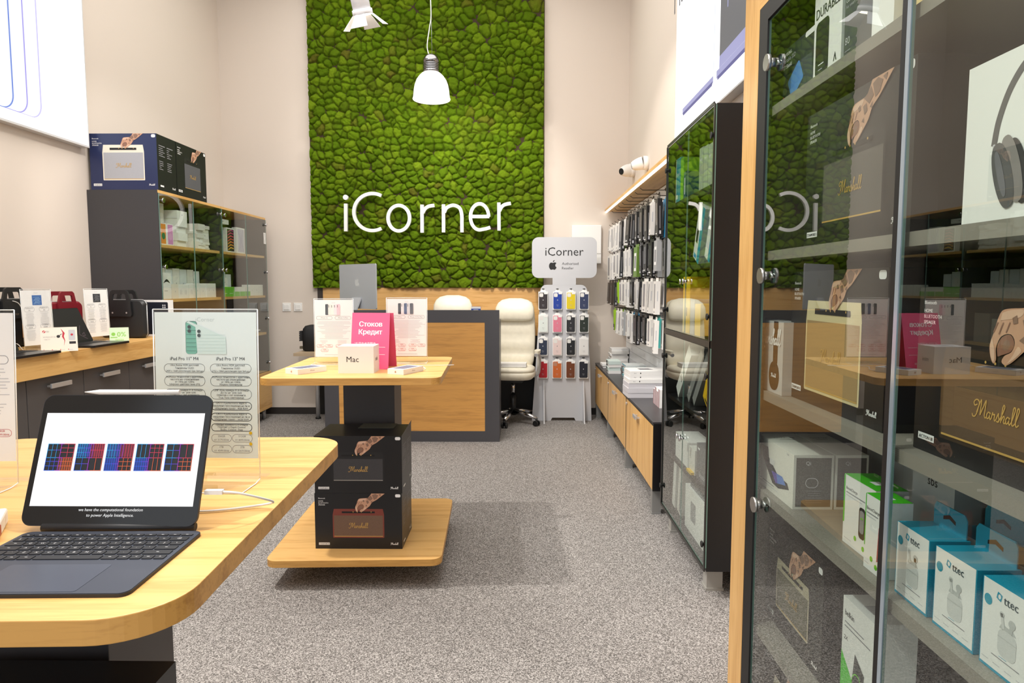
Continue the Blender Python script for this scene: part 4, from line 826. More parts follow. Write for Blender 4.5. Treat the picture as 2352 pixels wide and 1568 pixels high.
# ------------------------------------------------------------------ left counter along the wall
XF, CT = -2.42, .998
t = thing('counter_worktop', 'thick oak counter top along the left wall', 'counter', (XL, 3.1, 0))
m = MB(); m.box((.001, -1.6, .882), (XF - XL, 1.7, CT), OAKY); obj('worktop', m, t, bevel=.002)
for k in range(7):
    y1 = 4.655 - .445 * k; n = ('first', 'second', 'third', 'fourth', 'fifth', 'sixth', 'seventh')[k]
    t = thing('base_cabinet', 'charcoal base cabinet under the left oak counter, %s from the tall glass cabinet' % n, 'cabinet', (XL, y1 - .222, 0), 0, 'charcoal base cabinets')
    m = MB(); m.box((.002, -.222, .06), (.575, .2215, .8815), GREY); m.box((.05, -.222, 0), (.52, .2215, .06), JET); obj('carcass', m, t)
    m = MB(); m.box((.576, -.2205, .07), (.595, .22, .876), mat('charcoal door front', '#514e4e', .45)); d = obj('door', m, t, bevel=.001)
    m = MB(); m.box((.615, -.08, .816), (.625, .08, .84), STEEL); m.box((.595, -.075, .822), (.617, -.06, .832), STEEL); m.box((.595, .06, .822), (.617, .075, .832), STEEL); obj('handle', m, d, bevel=.001)

BAGL = mat('black leatherette', '#1d1e20', .42, bump=.3, nscale=260); BAGR = mat('red leatherette', '#7e1c28', .4, bump=.3, nscale=260)
def briefcase(label, loc, rz, W, H, D, m_, plate=None, tagged=False):
    t = thing('laptop_bag', label, 'bag', loc, rz)
    m = MB(); m.M = Matrix.Rotation(PI / 2, 4, 'X'); o = rrect(-W / 2, 0, W / 2, H, .035, 6)
    sh = lambda k, z: [((x) * k, H / 2 + (y - H / 2) * k, z) for x, y in o]
    m.loft([sh(.93, -D), sh(.985, -D + .012), sh(1, -D * .7), sh(1, -D * .3), sh(.985, -.012), sh(.93, 0)], m_, False); obj('bag_body', m, t, bevel=.006)
    m = MB(); m.M = Matrix.Rotation(PI / 2, 4, 'X'); m.tube([(x, y, -D / 2) for x, y in rrect(-W / 2 - .001, -.001 + .004, W / 2 + .001, H + .001, .035, 6)] + [(W / 2 + .001, H - .034, -D / 2)], .0028, STEEL, 6); obj('zip', m, t)
    for sd, yy in ((-1, -.008), (1, D + .008)):
        m = MB(); m.M = Matrix.Translation((0, yy, 0)) @ Matrix.Rotation(PI / 2, 4, 'X')
        out = [(-.085, H - .1), (-.08, H - .11), (.08, H - .11), (.085, H - .1), (.078, H), (.062, H + .055), (.045, H + .066), (-.045, H + .066), (-.062, H + .055), (-.078, H)]
        inn = [(-.05, H + .0), (-.046, H - .002), (.046, H - .002), (.05, H + .0), (.049, H + .008), (.044, H + .035), (.036, H + .04), (-.036, H + .04), (-.044, H + .035), (-.049, H + .008)]
        n = len(out); v = [(x, y, z) for z in (-.006, .006) for lp in (out, inn) for x, y in lp]; f = []
        for i in range(n): j = (i + 1) % n; f += [(2 * n + i, 2 * n + j, 3 * n + j, 3 * n + i), (i, n + i, n + j, j), (i, j, 2 * n + j, 2 * n + i), (n + i, 3 * n + i, 3 * n + j, n + j)]
        m.add(v, f, m_)
        if sd < 0:
            m.frame((0, yy - .0066, 0), (1, 0, 0), (0, 0, 1))
            for xx in (-.05, .05): m.disc(xx, H - .085, .006, STEEL, 1, 10)
            if plate: m.rrect(-.055, H - .1, .055, H - .07, .004, m_, 1, 3); m.text(plate, 0, H - .091, .014, mat('bronze plate', '#9a8a76', .35, .5), 'c', 2, fit=.09)
        obj('handle', m, t)
    if tagged:
        m = MB(); m.tube(smooth_path([(-.02, -.02, H - .01), (.02, -.025, H - .03), (.05, -.028, H - .1), (.06, -.03, H - .13)]), .002, WHITE, 6)
        m.box((.03, -.034, H - .22), (.1, -.026, H - .14), mat('tan leather tag', '#c98f4c', .5)); m.box((.05, -.034, H - .14), (.075, -.028, H - .125), mat('tan leather tag', '#c98f4c', .5)); obj('luggage_tag', m, t)
    return t
briefcase('black laptop bag with a tan hanging tag, at the left edge on the counter', (-2.86, 3.8, CT), math.radians(86), .37, .275, .05, BAGL, 'LAPTOP', True)
briefcase('red laptop bag standing on the left counter', (-2.86, 4.25, CT), math.radians(88), .33, .248, .05, BAGR, 'BAG')
briefcase('black laptop bag with studded handles on the counter beside the tall cabinet', (-2.66, 4.5, CT), math.radians(-6), .33, .255, .06, BAGL)
def spec_art(k):
    def art(mb, W, H):
        m1 = mat('printed blue wave', '#3f6fb4', .5) if k == 0 else mat('printed dark spiral', '#2b2c30', .5); mb.rect(W * .36, H * .73, W * .68, H * .91, m1, 1)
        for j in range(7): mb.stroke(spath2([(W * (.4 + .03 * (j % 3)), H * (.75 + .02 * j)), (W * .5, H * (.77 + .018 * j)), (W * (.6 + .02 * (j % 3)), H * (.752 + .02 * j))], 4), .0016, mat('printed wave light', '#9fc4e6', .5) if k == 0 else INKG, 2)
        mb.text('iCorner', W * .5, H * .945, .008, INKL, 'c', 1)
        for c in range(2):
            pill(mb, W * (.07 + .5 * c), H * .61, W * (.41 + .5 * c), H * .7, ['MacBook Air', 'M3'], .009, INKG, .001, INKG); pill(mb, W * (.07 + .5 * c), H * .3, W * (.41 + .5 * c), H * .38, ['от 2399лв', '256GB'], .009, INKG, .001, INKG)
            lines(mb, W * (.08 + .5 * c), W * (.4 + .5 * c), H * .58, 11, H * .022, INKL, .0016); lines(mb, W * (.08 + .5 * c), W * (.4 + .5 * c), H * .27, 9, H * .022, INKL, .0016)
    return art
holder('sign_holder', 'clear acrylic stand with a blue wave laptop sheet on the left counter', (-2.62, 3.67, CT), math.radians(80), .185, .297, spec_art(0), 2, .05, 'laptop sheets on the left counter')
holder('sign_holder', 'clear acrylic stand with a dark spiral laptop sheet on the left counter', (-2.68, 4.29, CT), math.radians(80), .185, .297, spec_art(1), 2, .05, 'laptop sheets on the left counter')
LAPB = mat('dark laptop shell', '#202124', .3, .4)
def laptop(label, yc, logo):
    t = thing('laptop', label, 'laptop', (-2.625, yc, CT), 0)
    m = MB(); m.M = Matrix.Translation((0, 0, 0)); m.prism(rrect(0, -.178, .225, .178, .01, 4), 0, .013, LAPB); obj('base', m, t, bevel=.002)
    for r_ in range(5):
        m = MB()
        for k in range(14): m.box((.025 + r_ * .019, -.155 + k * .0222, .0131), (.041 + r_ * .019, -.136 + k * .0222, .0145), JET)
        o = obj('key_row', m, t); o['kind'] = 'stuff'
    a = math.radians(24); m = MB(); m.frame((.0, -.178, .012), (0, 1, 0), (-math.sin(a), 0, math.cos(a))); m.prism(rrect(0, 0, .356, .222, .01, 4), -.006, 0, LAPB); lid = obj('lid', m, t)
    m = MB(); m.frame((.0, -.178, .012), (0, 1, 0), (-math.sin(a), 0, math.cos(a))); m.rrect(.004, .012, .352, .218, .006, mat('laptop screen dark', '#0d0b0e', .5), .6)
    if logo:
        LG = mat('screen emblem', '#4d4148', .4); x0 = .255
        for w_ in ([(x0, .05), (x0 + .035, .1), (x0 + .04, .105)], [(x0, .05), (x0 + .055, .018)], [(x0 + .028, .05), (x0 + .05, .06), (x0 + .05, .04), (x0 + .03, .04)]): m.stroke(w_, .006, LG, 2)
    obj('screen', m, t)
laptop('open dark laptop with an angular emblem on screen, in front of the red bag', 3.962, True)
laptop('open dark laptop at the left edge of the left counter', 3.34, False)
CREAM = mat('cream card', '#efe6d8', .55)
def tent(label, loc, rz, W, H, D, art, mt):
    t = thing('tent_card', label, 'sign', loc, rz); s = math.hypot(H, D / 2)
    m = MB(); fr = ((-W / 2, -D / 2, 0), (1, 0, 0), (0, D / 2 / s, H / s)); m.frame(*fr); m.box((0, 0, -.0006), (W, s, 0), mt); m.frame(*fr); art(m, W, s); obj('front_panel', m, t)
    m = MB(); m.frame((W / 2, D / 2, 0), (-1, 0, 0), (0, -D / 2 / s, H / s)); m.box((0, 0, -.0006), (W, s, 0), mt); obj('back_panel', m, t)
def tbi(m, W, H):
    m.disc(W * .1, H * .83, .007, mat('tent red', '#c22a3f', .5), 1); m.stroke([(W * .08, H * .8), (W * .12, H * .86)], .003, CREAM, 2); m.text('tbi', W * .15, H * .8, .014, INKG, 'l', 1)
    m.text('УСПОКОЙ ЗА', W * .07, H * .58, .0085, INKG, 'l', 1); m.text('ЧАСТ?', W * .1, H * .48, .0085, INKG, 'l', 1)
    RD = mat('tent red', '#c22a3f', .5); m.poly([(W * .55, H * .95), (W * .6, H * .78), (W * .58, H * .6), (W * .64, H * .45), (W * .62, H * .22), (W * .66, H * .45), (W * .63, H * .62), (W * .66, H * .75)], RD, 1)
    m.disc(W * .48, H * .62, .008, INK, 1); m.stroke([(W * .48, H * .62), (W * .57, H * .72)], .003, INK, 1)
    m.rrect(W * .76, H * .45, W * .94, H * .88, .004, INKL, 1); m.disc(W * .85, H * .68, .006, RD, 2); m.rect(W * .77, H * .3, W * .95, H * .4, INK, 1)
    for k in range(4): m.disc(W * (.08 + .22 * k), H * .08, .0025, RD, 1, 8); m.rect(W * (.1 + .22 * k), H * .06, W * (.2 + .22 * k), H * .075, INKL, 1)
tent('cream tent card with a red figure and pad picture on the left counter', (-2.475, 3.61, CT), math.radians(35), .165, .128, .07, tbi, CREAM)
def grn(m, W, H):
    LG = mat('tent green', '#8ccb4a', .5); LG2 = mat('tent pale green', '#d4ecc6', .5); m.rect(0, 0, W, H, LG2, .6); m.disc(W * .2, H * .55, .011, LG, 1); m.text('0%', W * .62, H * .38, .042, LG, 'c', 1, bold=.02); m.text('ЛИХВА', W * .5, H * .1, .014, LG, 'c', 1, bold=.03); m.rect(W * .05, H * .3, W * .4, H * .36, LG, 1)
tent('small green and white 0% tent card near the far end of the left counter', (-2.5, 4.2, CT), math.radians(30), .105, .09, .05, grn, CREAM)
t = thing('poster_box', 'dark picture box with a white border behind the studded black bag', 'box', (-2.585, 4.7, CT), math.radians(-4))
m = MB(); m.box((-.17, -.02, 0), (.17, .02, .25), PAPER); obj('frame', m, t)
m = MB(); m.frame((-.17, -.0203, 0), (1, 0, 0), (0, 0, 1)); m.rrect(.014, .014, .326, .236, .008, mat('printed night tablet', '#232530', .35), 1)
for k in range(4): m.disc(.29 + .014 * (k % 2), .2 + .014 * (k // 2), .0055, INKL, 2, 10)
obj('front_print', m, t)
t = thing('power_adapter', 'white power adapter with a thin cable beside the cream tent card', 'adapter', (-2.78, 3.56, CT), .4)
m = MB(); m.box((-.03, -.03, 0), (.03, .03, .028), WHITE); obj('body', m, t, bevel=.006); m = MB(); m.tube(smooth_path([(.0, .03, .015), (.03, .07, .02), (.07, .08, .035), (.1, .05, .01), (.12, .0, .004)]), .0018, WHITE, 6); obj('cable', m, t)

# ------------------------------------------------------------------ tall glass cabinets, shared parts
def knob(parent, p, m_=CHROME, r=.017, name='knob', dirx=1, out=.02):
    m = MB(); m.cyl((p[0], p[1], p[2]), (p[0] + dirx * out * .6, p[1], p[2]), r * .55, m_, 14); m.cyl((p[0] + dirx * out * .6, p[1], p[2]), (p[0] + dirx * out, p[1], p[2]), r, m_, 18); return obj(name, m, parent)
def pane(name, parent, x, y0, y1, z0, z1, outward, th=.005):
    m = MB(); xf = x + outward * th; a, b_ = min(x, xf), max(x, xf)
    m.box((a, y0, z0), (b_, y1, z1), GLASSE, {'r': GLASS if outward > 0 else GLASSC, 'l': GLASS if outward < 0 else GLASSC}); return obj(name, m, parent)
CX = -2.54
CABI = mat('cabinet inner grey', '#565250', .55)
for u in range(2):
    y0 = 4.815 + 1.015 * u; y1 = y0 + 1.013
    t = thing('glass_cabinet', ('tall charcoal glass cabinet with two black cartons on top' if u == 0 else 'tall charcoal glass cabinet in the corner by the light switches'), 'cabinet', (XL, y0, 0), 0, 'tall glass cabinets on the left wall')
    D, W = CX - XL - .008, 1.013
    m = MB(); m.box((.002, 0, .11), (D, .022, 2.0), DARK); m.box((.002, W - .022, .11), (D, W, 2.0), DARK); m.box((.002, .022, .11), (.012, W - .022, 2.0), CABI); m.box((.012, .022, .11), (D - .02, W - .022, .13), DARK)
    m.box((.002, 0, 2.0), (D, W, 2.02), OAKY, {'f': DARK, 't': DARK}); obj('carcass', m, t)
    for z in (1.642, 1.25, .88, .487):
        m = MB(); m.box((.013, .0225, z - .022), (D - .012, W - .0225, z), OAKY); obj('shelf', m, t)
    m = MB(); m.box((D, .003, .115), (D + .018, W - .003, .484), OAKY); obj('drawer_front', m, t)
    for k in range(2):
        a, b_ = .004 + k * W / 2, W / 2 - .002 + k * W / 2 - .002
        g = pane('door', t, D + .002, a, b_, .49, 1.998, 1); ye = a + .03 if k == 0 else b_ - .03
        for z in (1.95, 1.48, 1.02, .575): knob(g, (D + .007, ye, z), name='hinge')
        if u == 1 and k == 1: mm = MB(); mm.frame((D + .0078, b_ - .075, 1.76), (0, 1, 0), (0, 0, 1)); mm.rect(0, 0, .06, .11, PAPER, 0); mm.stroke([(.03, .008), (.055, .055), (.03, .102), (.005, .055), (.03, .008)], .003, INKG, 1); obj('sticker', mm, g)
    for x in (.06, D - .05):
        for y in (.06, W - .06): m = MB(); m.cyl((x, y, 0), (x, y, .11), .02, STEEL, 14); obj('leg', m, t)
cw_, ch_ = .475, .389
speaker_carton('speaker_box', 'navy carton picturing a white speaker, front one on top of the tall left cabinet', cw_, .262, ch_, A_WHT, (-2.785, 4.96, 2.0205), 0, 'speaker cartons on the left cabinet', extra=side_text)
A_WBK = stan(('speaker black', '#1d1d1f', .4), ('speaker ash grille', '#56575a', .7), 'WOBURN II', sy=.16, ty=.78, sx=.24, ex=.8)
speaker_carton('speaker_box', 'black carton picturing a dark speaker, rear one on top of the tall left cabinet', .262, .475, ch_, A_WBK, (-2.678, 5.335, 2.0205), 0, 'speaker cartons on the left cabinet', side='right')

def stock(name, label, cat, x1, y0, y1, z, dx, h, m_, art=None, group=None, rz=0, side='right'):
    """Carton whose +X (or -X) face stands at x1."""
    d = y1 - y0; sx = -1 if side == 'right' else 1
    mb = MB(); mb.box((-dx / 2, -d / 2, 0), (dx / 2, d / 2, h), m_)
    if art: W, H = mb.face(side, dx, d, h); art(mb, W, H); mb.home()
    return one(name, label, 'box', mb, (x1 + sx * dx / 2, (y0 + y1) / 2, z), (0, 0, rz), group)
rb = random.Random(11)
def face_mini(col=INKL, logo=True):
    def a(mb, W, H):
        if logo: apple(mb, W * .5, H * .5, min(.014, H * .35), col, 1)
    return a
ORD = ('bottom', 'second', 'third', 'fourth', 'fifth', 'sixth', 'seventh', 'eighth', 'ninth')
Zs = 1.6425
for si, (yc, wd, xf, top, hs) in enumerate([(5.06, .17, -2.68, 1.93, (.06, .045, .07)), (5.235, .16, -2.585, 1.9, (.035, .06, .045)), (5.42, .18, -2.70, 1.87, (.09, .07, .06)), (5.56, .13, -2.6, 1.83, (.05, .03, .03)), (5.7, .14, -2.62, 1.86, (.022, .028, .02, .05))]):
    z = Zs + .0005; k = 0; nm = ('leftmost', 'second', 'middle', 'fourth', 'rightmost')[si]
    while z < top - .02 and k < 9:
        h = rb.choice(hs) * 1.0; w = wd * rb.uniform(.86, 1); stock('carton', 'white carton, %s up in the %s stack, top shelf of the tall left cabinet' % (ORD[k].replace('bottom', 'first'), nm), 'box', xf + rb.uniform(-.015, .008), yc - w / 2, yc + w / 2, z, .2, h, rb.choice((CARD, CARD, CARD2)), face_mini(INKG) if rb.random() < .3 else None, 'white cartons stacked in the tall left cabinet'); z += h + .0006; k += 1
def wallp(c1, c2, kind):
    def a(mb, W, H):
        mb.rect(W * .08, H * .05, W * .92, H * .95, mat('print base ' + c1, c1, .4), 1)
        for j in range(7):
            if kind == 'stripe': y = H * (.1 + .12 * j); c = ('#e8b93a', '#e8a234', '#e77f3a', '#e4604a', '#d9485e', '#cf3f72', '#b83a84')[j]; mb.stroke([(W * .16, y), (W * .5, y + H * .1), (W * .84, y + H * .07)], H * .05, mat('print stripe ' + c, c, .4), 2)
            elif j < 4: mb.stroke(spath2([(W * (.2 + .18 * j), H * .08), (W * (.35 + .1 * j), H * .5), (W * (.15 + .2 * j), H * .92)], 4), W * .05, mat('print vein ' + c2, c2, .4), 2)
    return a
def phone_front(c1, c2):
    def a(mb, W, H): mb.rect(W * .08, H * .04, W * .92, H * .96, mat('phone print ' + c1, c1, .4), 1); mb.disc(W * .5, H * .4, W * .3, mat('phone print ' + c2, c2, .4), 2)
    return a
stock('phone_box', 'white phone carton with an orange and green print in the tall left cabinet', 'box', -2.57, 4.875, 4.955, Zs, .05, .155, CARD, phone_front('#e08a3a', '#2f7a4a'))
stock('phone_box', 'white phone carton with a pink print in the tall left cabinet', 'box', -2.565, 4.96, 5.045, Zs, .05, .155, CARD, phone_front('#d990c8', '#e0a6d2'))
stock('tablet_box', 'white tablet carton with yellow and red stripes on the top shelf of the corner cabinet', 'box', -2.58, 6.0, 6.165, Zs, .045, .215, CARD, wallp('#23131a', '', 'stripe'))
stock('tablet_box', 'white tablet carton with lilac veins on the top shelf of the corner cabinet', 'box', -2.58, 6.22, 6.4, Zs, .045, .235, CARD, wallp('#d8d2e2', '#a79bc0', 'vein'))
stock('tablet_box', 'white tablet carton behind the striped one in the corner cabinet', 'box', -2.68, 5.88, 6.05, Zs, .06, .245, CARD, wallp('#3a3a3e', '#8a8a8e', 'vein'))
stock('tablet_box', 'flat white carton lying across the tablet cartons in the corner cabinet', 'box', -2.6, 5.87, 6.1, Zs + .2455, .18, .04, CARD, face_mini(INK))
Zb = 1.2505
def arcs(mb, W, H): mb.poly([(W * .15 + W * .7 * k / 8, H * .62 + H * .14 * math.sin(PI * k / 8)) for k in range(9)] + [(W * .85 - W * .7 * k / 8, H * .6 + H * .06 * math.sin(PI * k / 8)) for k in range(9)], INK, 1); mb.rect(W * .2, H * .3, W * .6, H * .32, INKG, 1)
stock('carton', 'white carton with a dark arc, first on the middle shelf of the tall left cabinet', 'box', -2.575, 4.88, 5.005, Zb, .08, .19, CARD, arcs)
def bud(mb, W, H): mb.stroke([(W * .4, H * .3), (W * .4, H * .6)], .006, INKL, 1); mb.stroke([(W * .6, H * .3), (W * .6, H * .6)], .006, INKL, 1)
Ys = [5.055 + .0925 * k for k in range(8)]
for k, y in enumerate(Ys): stock('carton', 'small white carton, %s in the front row, middle shelf of the tall left cabinet' % ORD[k].replace('bottom', 'first'), 'box', -2.575 + rb.uniform(-.01, .005), y - .044, y + .044, Zb, .07, .1 + rb.choice((0, .008, .015)), CARD if k else mat('cream carton', '#ece2d6', .5), bud if k in (1, 2, 3) else face_mini(INKL), 'small cartons in the front row of the tall left cabinet')
for k, (y, h) in enumerate(((5.07, .23), (5.18, .22), (5.29, .23), (5.4, .225), (5.52, .225), (5.62, .215))): stock('carton', 'tall pale carton, %s in the back row, middle shelf of the tall left cabinet' % ORD[k].replace('bottom', 'first'), 'box', -2.68, y - .052, y + .052, Zb, .09, h, mat('frosted pale carton', '#d9dfe2', .35) if k % 2 else CARD2, face_mini(INKG), 'tall cartons in the back row of the tall left cabinet')
z = Zb
for k, c in enumerate(('#c8c2b4', '#b9b3a6', '#3f6f96', '#7c9a48', '#b87d3c', '#a88f3e', '#8d8a3a')):
    h = (.09, .08, .03, .028, .03, .03, .028)[k]; cm = mat('coloured carton ' + c, c, .5); stock('carton', '%s carton, %s up in the coloured stack of the tall left cabinet' % (('pale', 'stone', 'blue', 'green', 'orange', 'ochre', 'olive')[k], ORD[k].replace('bottom', 'first')), 'box', -2.8 + rb.uniform(-.01, .01), 4.92, 5.2, z, .18, h, cm, lambda mb, W, H: [mb.rect(W * a, 0, W * (a + .2), H, mat('carton band ' + c_, c_, .5), 1) for a, c_ in ((.1, '#4c7fa8'), (.38, '#8aa94e'), (.68, '#c07a3a'))], 'coloured stack in the tall left cabinet'); z += h + .0005
GRNB = LIME
for k, y in enumerate((5.94, 6.06, 6.18, 6.3, 6.42)): stock('carton', 'lime green and white carton, %s along the middle shelf of the corner cabinet' % ORD[k].replace('bottom', 'first'), 'box', -2.575, y - .058, y + .056, Zb, .08, .085, GRNB if k < 2 else CARD, (lambda mb, W, H: mb.rect(W * .1, H * .3, W * .7, H * .34, INKW, 1)) if k < 2 else (lambda mb, W, H: mb.rect(0, 0, W, H * .5, LIME, 1)), 'green cartons in the corner cabinet')
for k, y in enumerate((6.54, 6.65, 6.76)): stock('carton', 'plain white carton, %s at the right end of the middle shelf in the corner cabinet' % ORD[k].replace('bottom', 'first'), 'box', -2.58, y - .052, y + .05, Zb, .08, .105, CARD, face_mini(INKL), 'white cartons in the corner cabinet')
stock('carton', 'white carton standing on the first green carton in the corner cabinet', 'box', -2.585, 5.89, 6.0, Zb + .0855, .07, .08, CARD, face_mini(INKG))
for k, y in enumerate((5.98, 6.12, 6.24)): stock('carton', 'tall frosted carton behind the green cartons, %s from the left' % ORD[k].replace('bottom', 'first'), 'box', -2.68, y - .055, y + .055, Zb, .08, .2 + .02 * (k == 1), mat('frosted pale carton', '#d9dfe2', .35), None, 'frosted cartons in the corner cabinet')
stock('carton', 'grey carton at the back of the corner cabinet, middle shelf', 'box', -2.8, 5.88, 6.05, Zb, .1, .29, mat('grey carton', '#a5a19b', .5))
for k in range(3): stock('paper_stack', 'white booklet, %s in the pile on the low shelf of the corner cabinet' % ORD[k], 'booklet', -2.6 + .02 * k, 6.45 + .02 * k, 6.66, .8805 + .0125 * k, .14, .012, PAPER, None, 'booklets in the corner cabinet')
stock('carton', 'white carton standing on the lowest shelf of the corner cabinet', 'box', -2.6, 6.42, 6.58, .4875, .12, .24, CARD2)
for k, (y, h) in enumerate(((4.98, .22), (5.2, .26), (5.45, .2), (5.66, .24))): stock('carton', 'grey white carton, %s along the low shelf of the tall left cabinet' % ORD[k].replace('bottom', 'first'), 'box', -2.62, y - .09, y + .09, .8805, .14, h, (CARD2, mat('grey carton', '#a5a19b', .5))[k % 2], None, 'cartons on the low shelf of the tall left cabinet')

# ------------------------------------------------------------------ right wall: oak shelf, hook wall, low counter
t = thing('wall_shelf', 'oak wall shelf with a light strip under its front edge, high on the right wall', 'shelf', (XR, 5.45, 2.1))
m = MB(); m.box((-.23, -1.65, 0), (-.001, 1.598, .024), OAKY); obj('board', m, t, bevel=.001)
m = MB(); m.box((-.226, -1.64, -.012), (-.212, 1.59, -.0005), glow('light strip', '#fff6e6', 5)); obj('light_strip', m, t)
SLAT = mat('white gloss slat panel', '#eef0f2', .22)
wallt = thing('hook_wall', 'white glossy hook wall panel hung with rows of accessories', 'hook wall', (XR, 5.4, 0))
m = MB(); m.box((-.014, -1.5, .57), (-.001, 1.53, 2.095), SLAT)
for k in range(20): m.box((-.0155, -1.5, .63 + .074 * k), (-.0141, 1.53, .634 + .074 * k), mat('slat groove', '#c9cbcd', .5))
obj('panel', m, wallt)
HOOK = mat('dark hook wire', '#3b332a', .35, .7)
rowz = [2.06, 1.94, 1.672, 1.405, 1.145]
def hook(y, z, ln=.19):
    m = MB(); m.tube([(-.016, y - 5.4, z), (-.03, y - 5.4, z - .004), (-.016 - ln + .02, y - 5.4, z - .004), (-.016 - ln, y - 5.4, z + .012)], .0028, HOOK, 6); m.box((-.019, y - 5.4 - .012, z - .01), (-.0156, y - 5.4 + .012, z + .012), HOOK); obj('hook', m, wallt)
for k in range(8): hook(6.72 - .225 * k, 2.06)
PK = {'w': ('white', '#e9e6e1'), 'k': ('black', '#1b1a1b'), 'p': ('purple', '#3f2f66'), 'g': ('lime green', '#97c41c'), 'n': ('brown', '#4a4038'), 'b': ('blue', '#2a8cc0'), 's': ('silver', '#a7a9ab'), 't': ('turquoise', '#53c0bd'), 'r': ('red striped', '#d9d4d0'), 'c': ('leaf green', '#6c8d3a')}
rowdef = ['wpw wwn wnn wck kkk wkk kkc kkw kkk kck kkk wkk kbk', 'www www wnw wwk kws wbw wrw kkc ckk kkk kkk ksk sss', 'nww nwk kkn gkw www www wwc kkn wkw kkw www www www', '- - gkg wgw www skw wbw wbw knk kkk kkw wtw www']
rowh = (.24, .225, .21, .21); nth = ('farthest', 'second', 'third', 'fourth', 'fifth', 'sixth', 'seventh', 'eighth', 'ninth', 'tenth', 'eleventh', 'twelfth', 'thirteenth')
rowname = ('top', 'second', 'third', 'lowest'); pos = ('tip', 'middle', 'back')
pk_cache = {}
def pack_mesh(c, h, wd):
    key = (c, round(h, 2), round(wd, 2))
    if key not in pk_cache:
        m = MB(); th = .03; cm = mat('pack ' + PK[c][0], PK[c][1], .4); m.box((-th / 2, -wd / 2, -h), (th / 2, wd / 2, 0), cm); m.box((-.0012, -wd / 2, 0), (.0012, wd / 2, .022), cm)
        m.frame((-th / 2, wd / 2, -h), (0, -1, 0), (0, 0, 1))
        if c in 'kn': m.rect(wd * .2, h * .3, wd * .8, h * .9, mat('pack dark window', '#2c2c30', .25), 1); m.rect(wd * .1, h * .05, wd * .6, h * .09, INKW, 1); m.rect(wd * .1, h * .12, wd * .4, h * .145, INKG, 1)
        elif c in 'w': m.rrect(wd * .25, h * .18, wd * .75, h * .92, .006, mat('pack window', '#8d8c92', .3), 1); m.rect(wd * .3, h * .05, wd * .7, h * .09, INKG, 1)
        elif c == 'g': m.rect(0, 0, wd, h * .3, INK, 1); m.rect(wd * .1, h * .05, wd * .6, h * .12, INKW, 2)
        else: m.rect(wd * .2, h * .2, wd * .8, h * .8, INKW, 1); m.rect(wd * .3, h * .3, wd * .7, h * .7, INKG, 2)
        m.frame((-th / 2, -wd / 2, -h), (1, 0, 0), (0, 0, 1))
        if c in 'k': m.rect(th * .35, h * .2, th * .6, h * .8, mat('pack spine text', '#6f6f72', .5), 1); m.rect(th * .3, h * .05, th * .7, h * .14, INKL, 1)
        if c == 'w': m.rect(th * .3, h * .4, th * .5, h * .7, INKL, 1)
        if c == 'r': m.rect(th * .6, 0, th, h, mat('pack red', '#c8343a', .5), 1)
        pk_cache[key] = m.mesh('accessory_pack')
    return pk_cache[key]
rp = random.Random(3)
for r_, (z, rd) in enumerate(zip(rowz[1:], rowdef)):
    for k, cs in enumerate(rd.split()):
        if cs == '-': continue
        y = 6.88 - .196 * k; hook(y, z)
        x = XR - .19
        for j, c in enumerate(cs):
            h = rowh[r_] * rp.uniform(.88, 1.08); wd = rp.choice((.085, .1, .11)); h = round(h, 2)
            o = link('accessory_pack', pack_mesh(c, h, wd), None, (x + j * .052, y + rp.uniform(-.008, .008), z - .028), (0, rp.uniform(-.03, .05), rp.uniform(-.12, .12)))
            tag(o, '%s boxed accessory, %s of the %s hook from the far corner, %s packed row' % (PK[c][0], pos[j], nth[k], rowname[r_]), 'accessory', 'boxed accessories on the hook wall')
t3 = []
for u in range(3):
    y0 = 6.965 - 1.018 * (u + 1); y1 = y0 + 1.014
    t = thing('low_cabinet', 'low black cabinet with an oak flap, %s' % ('farthest, in the back corner' if u == 0 else 'middle of the three' if u == 1 else 'nearest, beside the tall black glass cabinet'), 'cabinet', (.78, y0, 0), 0, 'low cabinets along the right wall')
    m = MB(); m.box((.018, 0, .145), (.3, 1.014, .545), BLACK); m.box((.0, 0, .53), (.018, 1.014, .545), BLACK); m.box((0, 0, .145), (.018, .012, .53), BLACK); m.box((0, 1.002, .145), (.018, 1.014, .53), BLACK); obj('carcass', m, t)
    m = MB(); m.box((-.001, .014, .15), (.017, 1.0, .527), oak('z', '#a86f35', '#cf974f')); d = obj('door', m, t)
    m = MB(); m.box((-.03, .455, .478), (-.02, .56, .5), STEEL); m.box((-.021, .46, .484), (0, .472, .496), STEEL); m.box((-.021, .543, .484), (0, .555, .496), STEEL); obj('handle', m, d)
    knob(d, (-.001, .955, .5), STEEL, .011, 'lock', -1, .012)
    for y in ((.05,) if u < 2 else (.05,)) + ((.96,) if u == 0 else ()):
        for x in (.03, .25): m = MB(); m.box((x - .026, y - .026, 0), (x + .026, y + .026, .145), mat('grey metal leg', '#9a9a98', .4, .4)); m.box((x - .03, y - .03, 0), (x + .03, y + .03, .008), mat('grey metal leg', '#9a9a98', .4, .4)); obj('leg', m, t)
t = thing('low_worktop', 'black top board running over the three low cabinets', 'counter', (.78, 5.44, .5455))
m = MB(); m.box((-.004, -1.53, 0), (.305, 1.52, .0105), mat('graphite worktop', '#3c3a3c', .35)); obj('board', m, t)
ZT = .5563
def pile(n, label, y0, y1, x1, dx, z, hs, cols, grp, art=None, jit=.012, name='carton', start=0):
    for k in range(n):
        h = hs[k % len(hs)]; j = rp.uniform(-jit, jit)
        stock(name, label % ORD[k + start].replace('bottom', 'lowest'), 'box', x1 + rp.uniform(-jit, jit) * .6, y0 + j, y1 + j, z, dx, h, cols[k % len(cols)], art, grp, rp.uniform(-.03, .03), 'left'); z += h + .0006
    return z
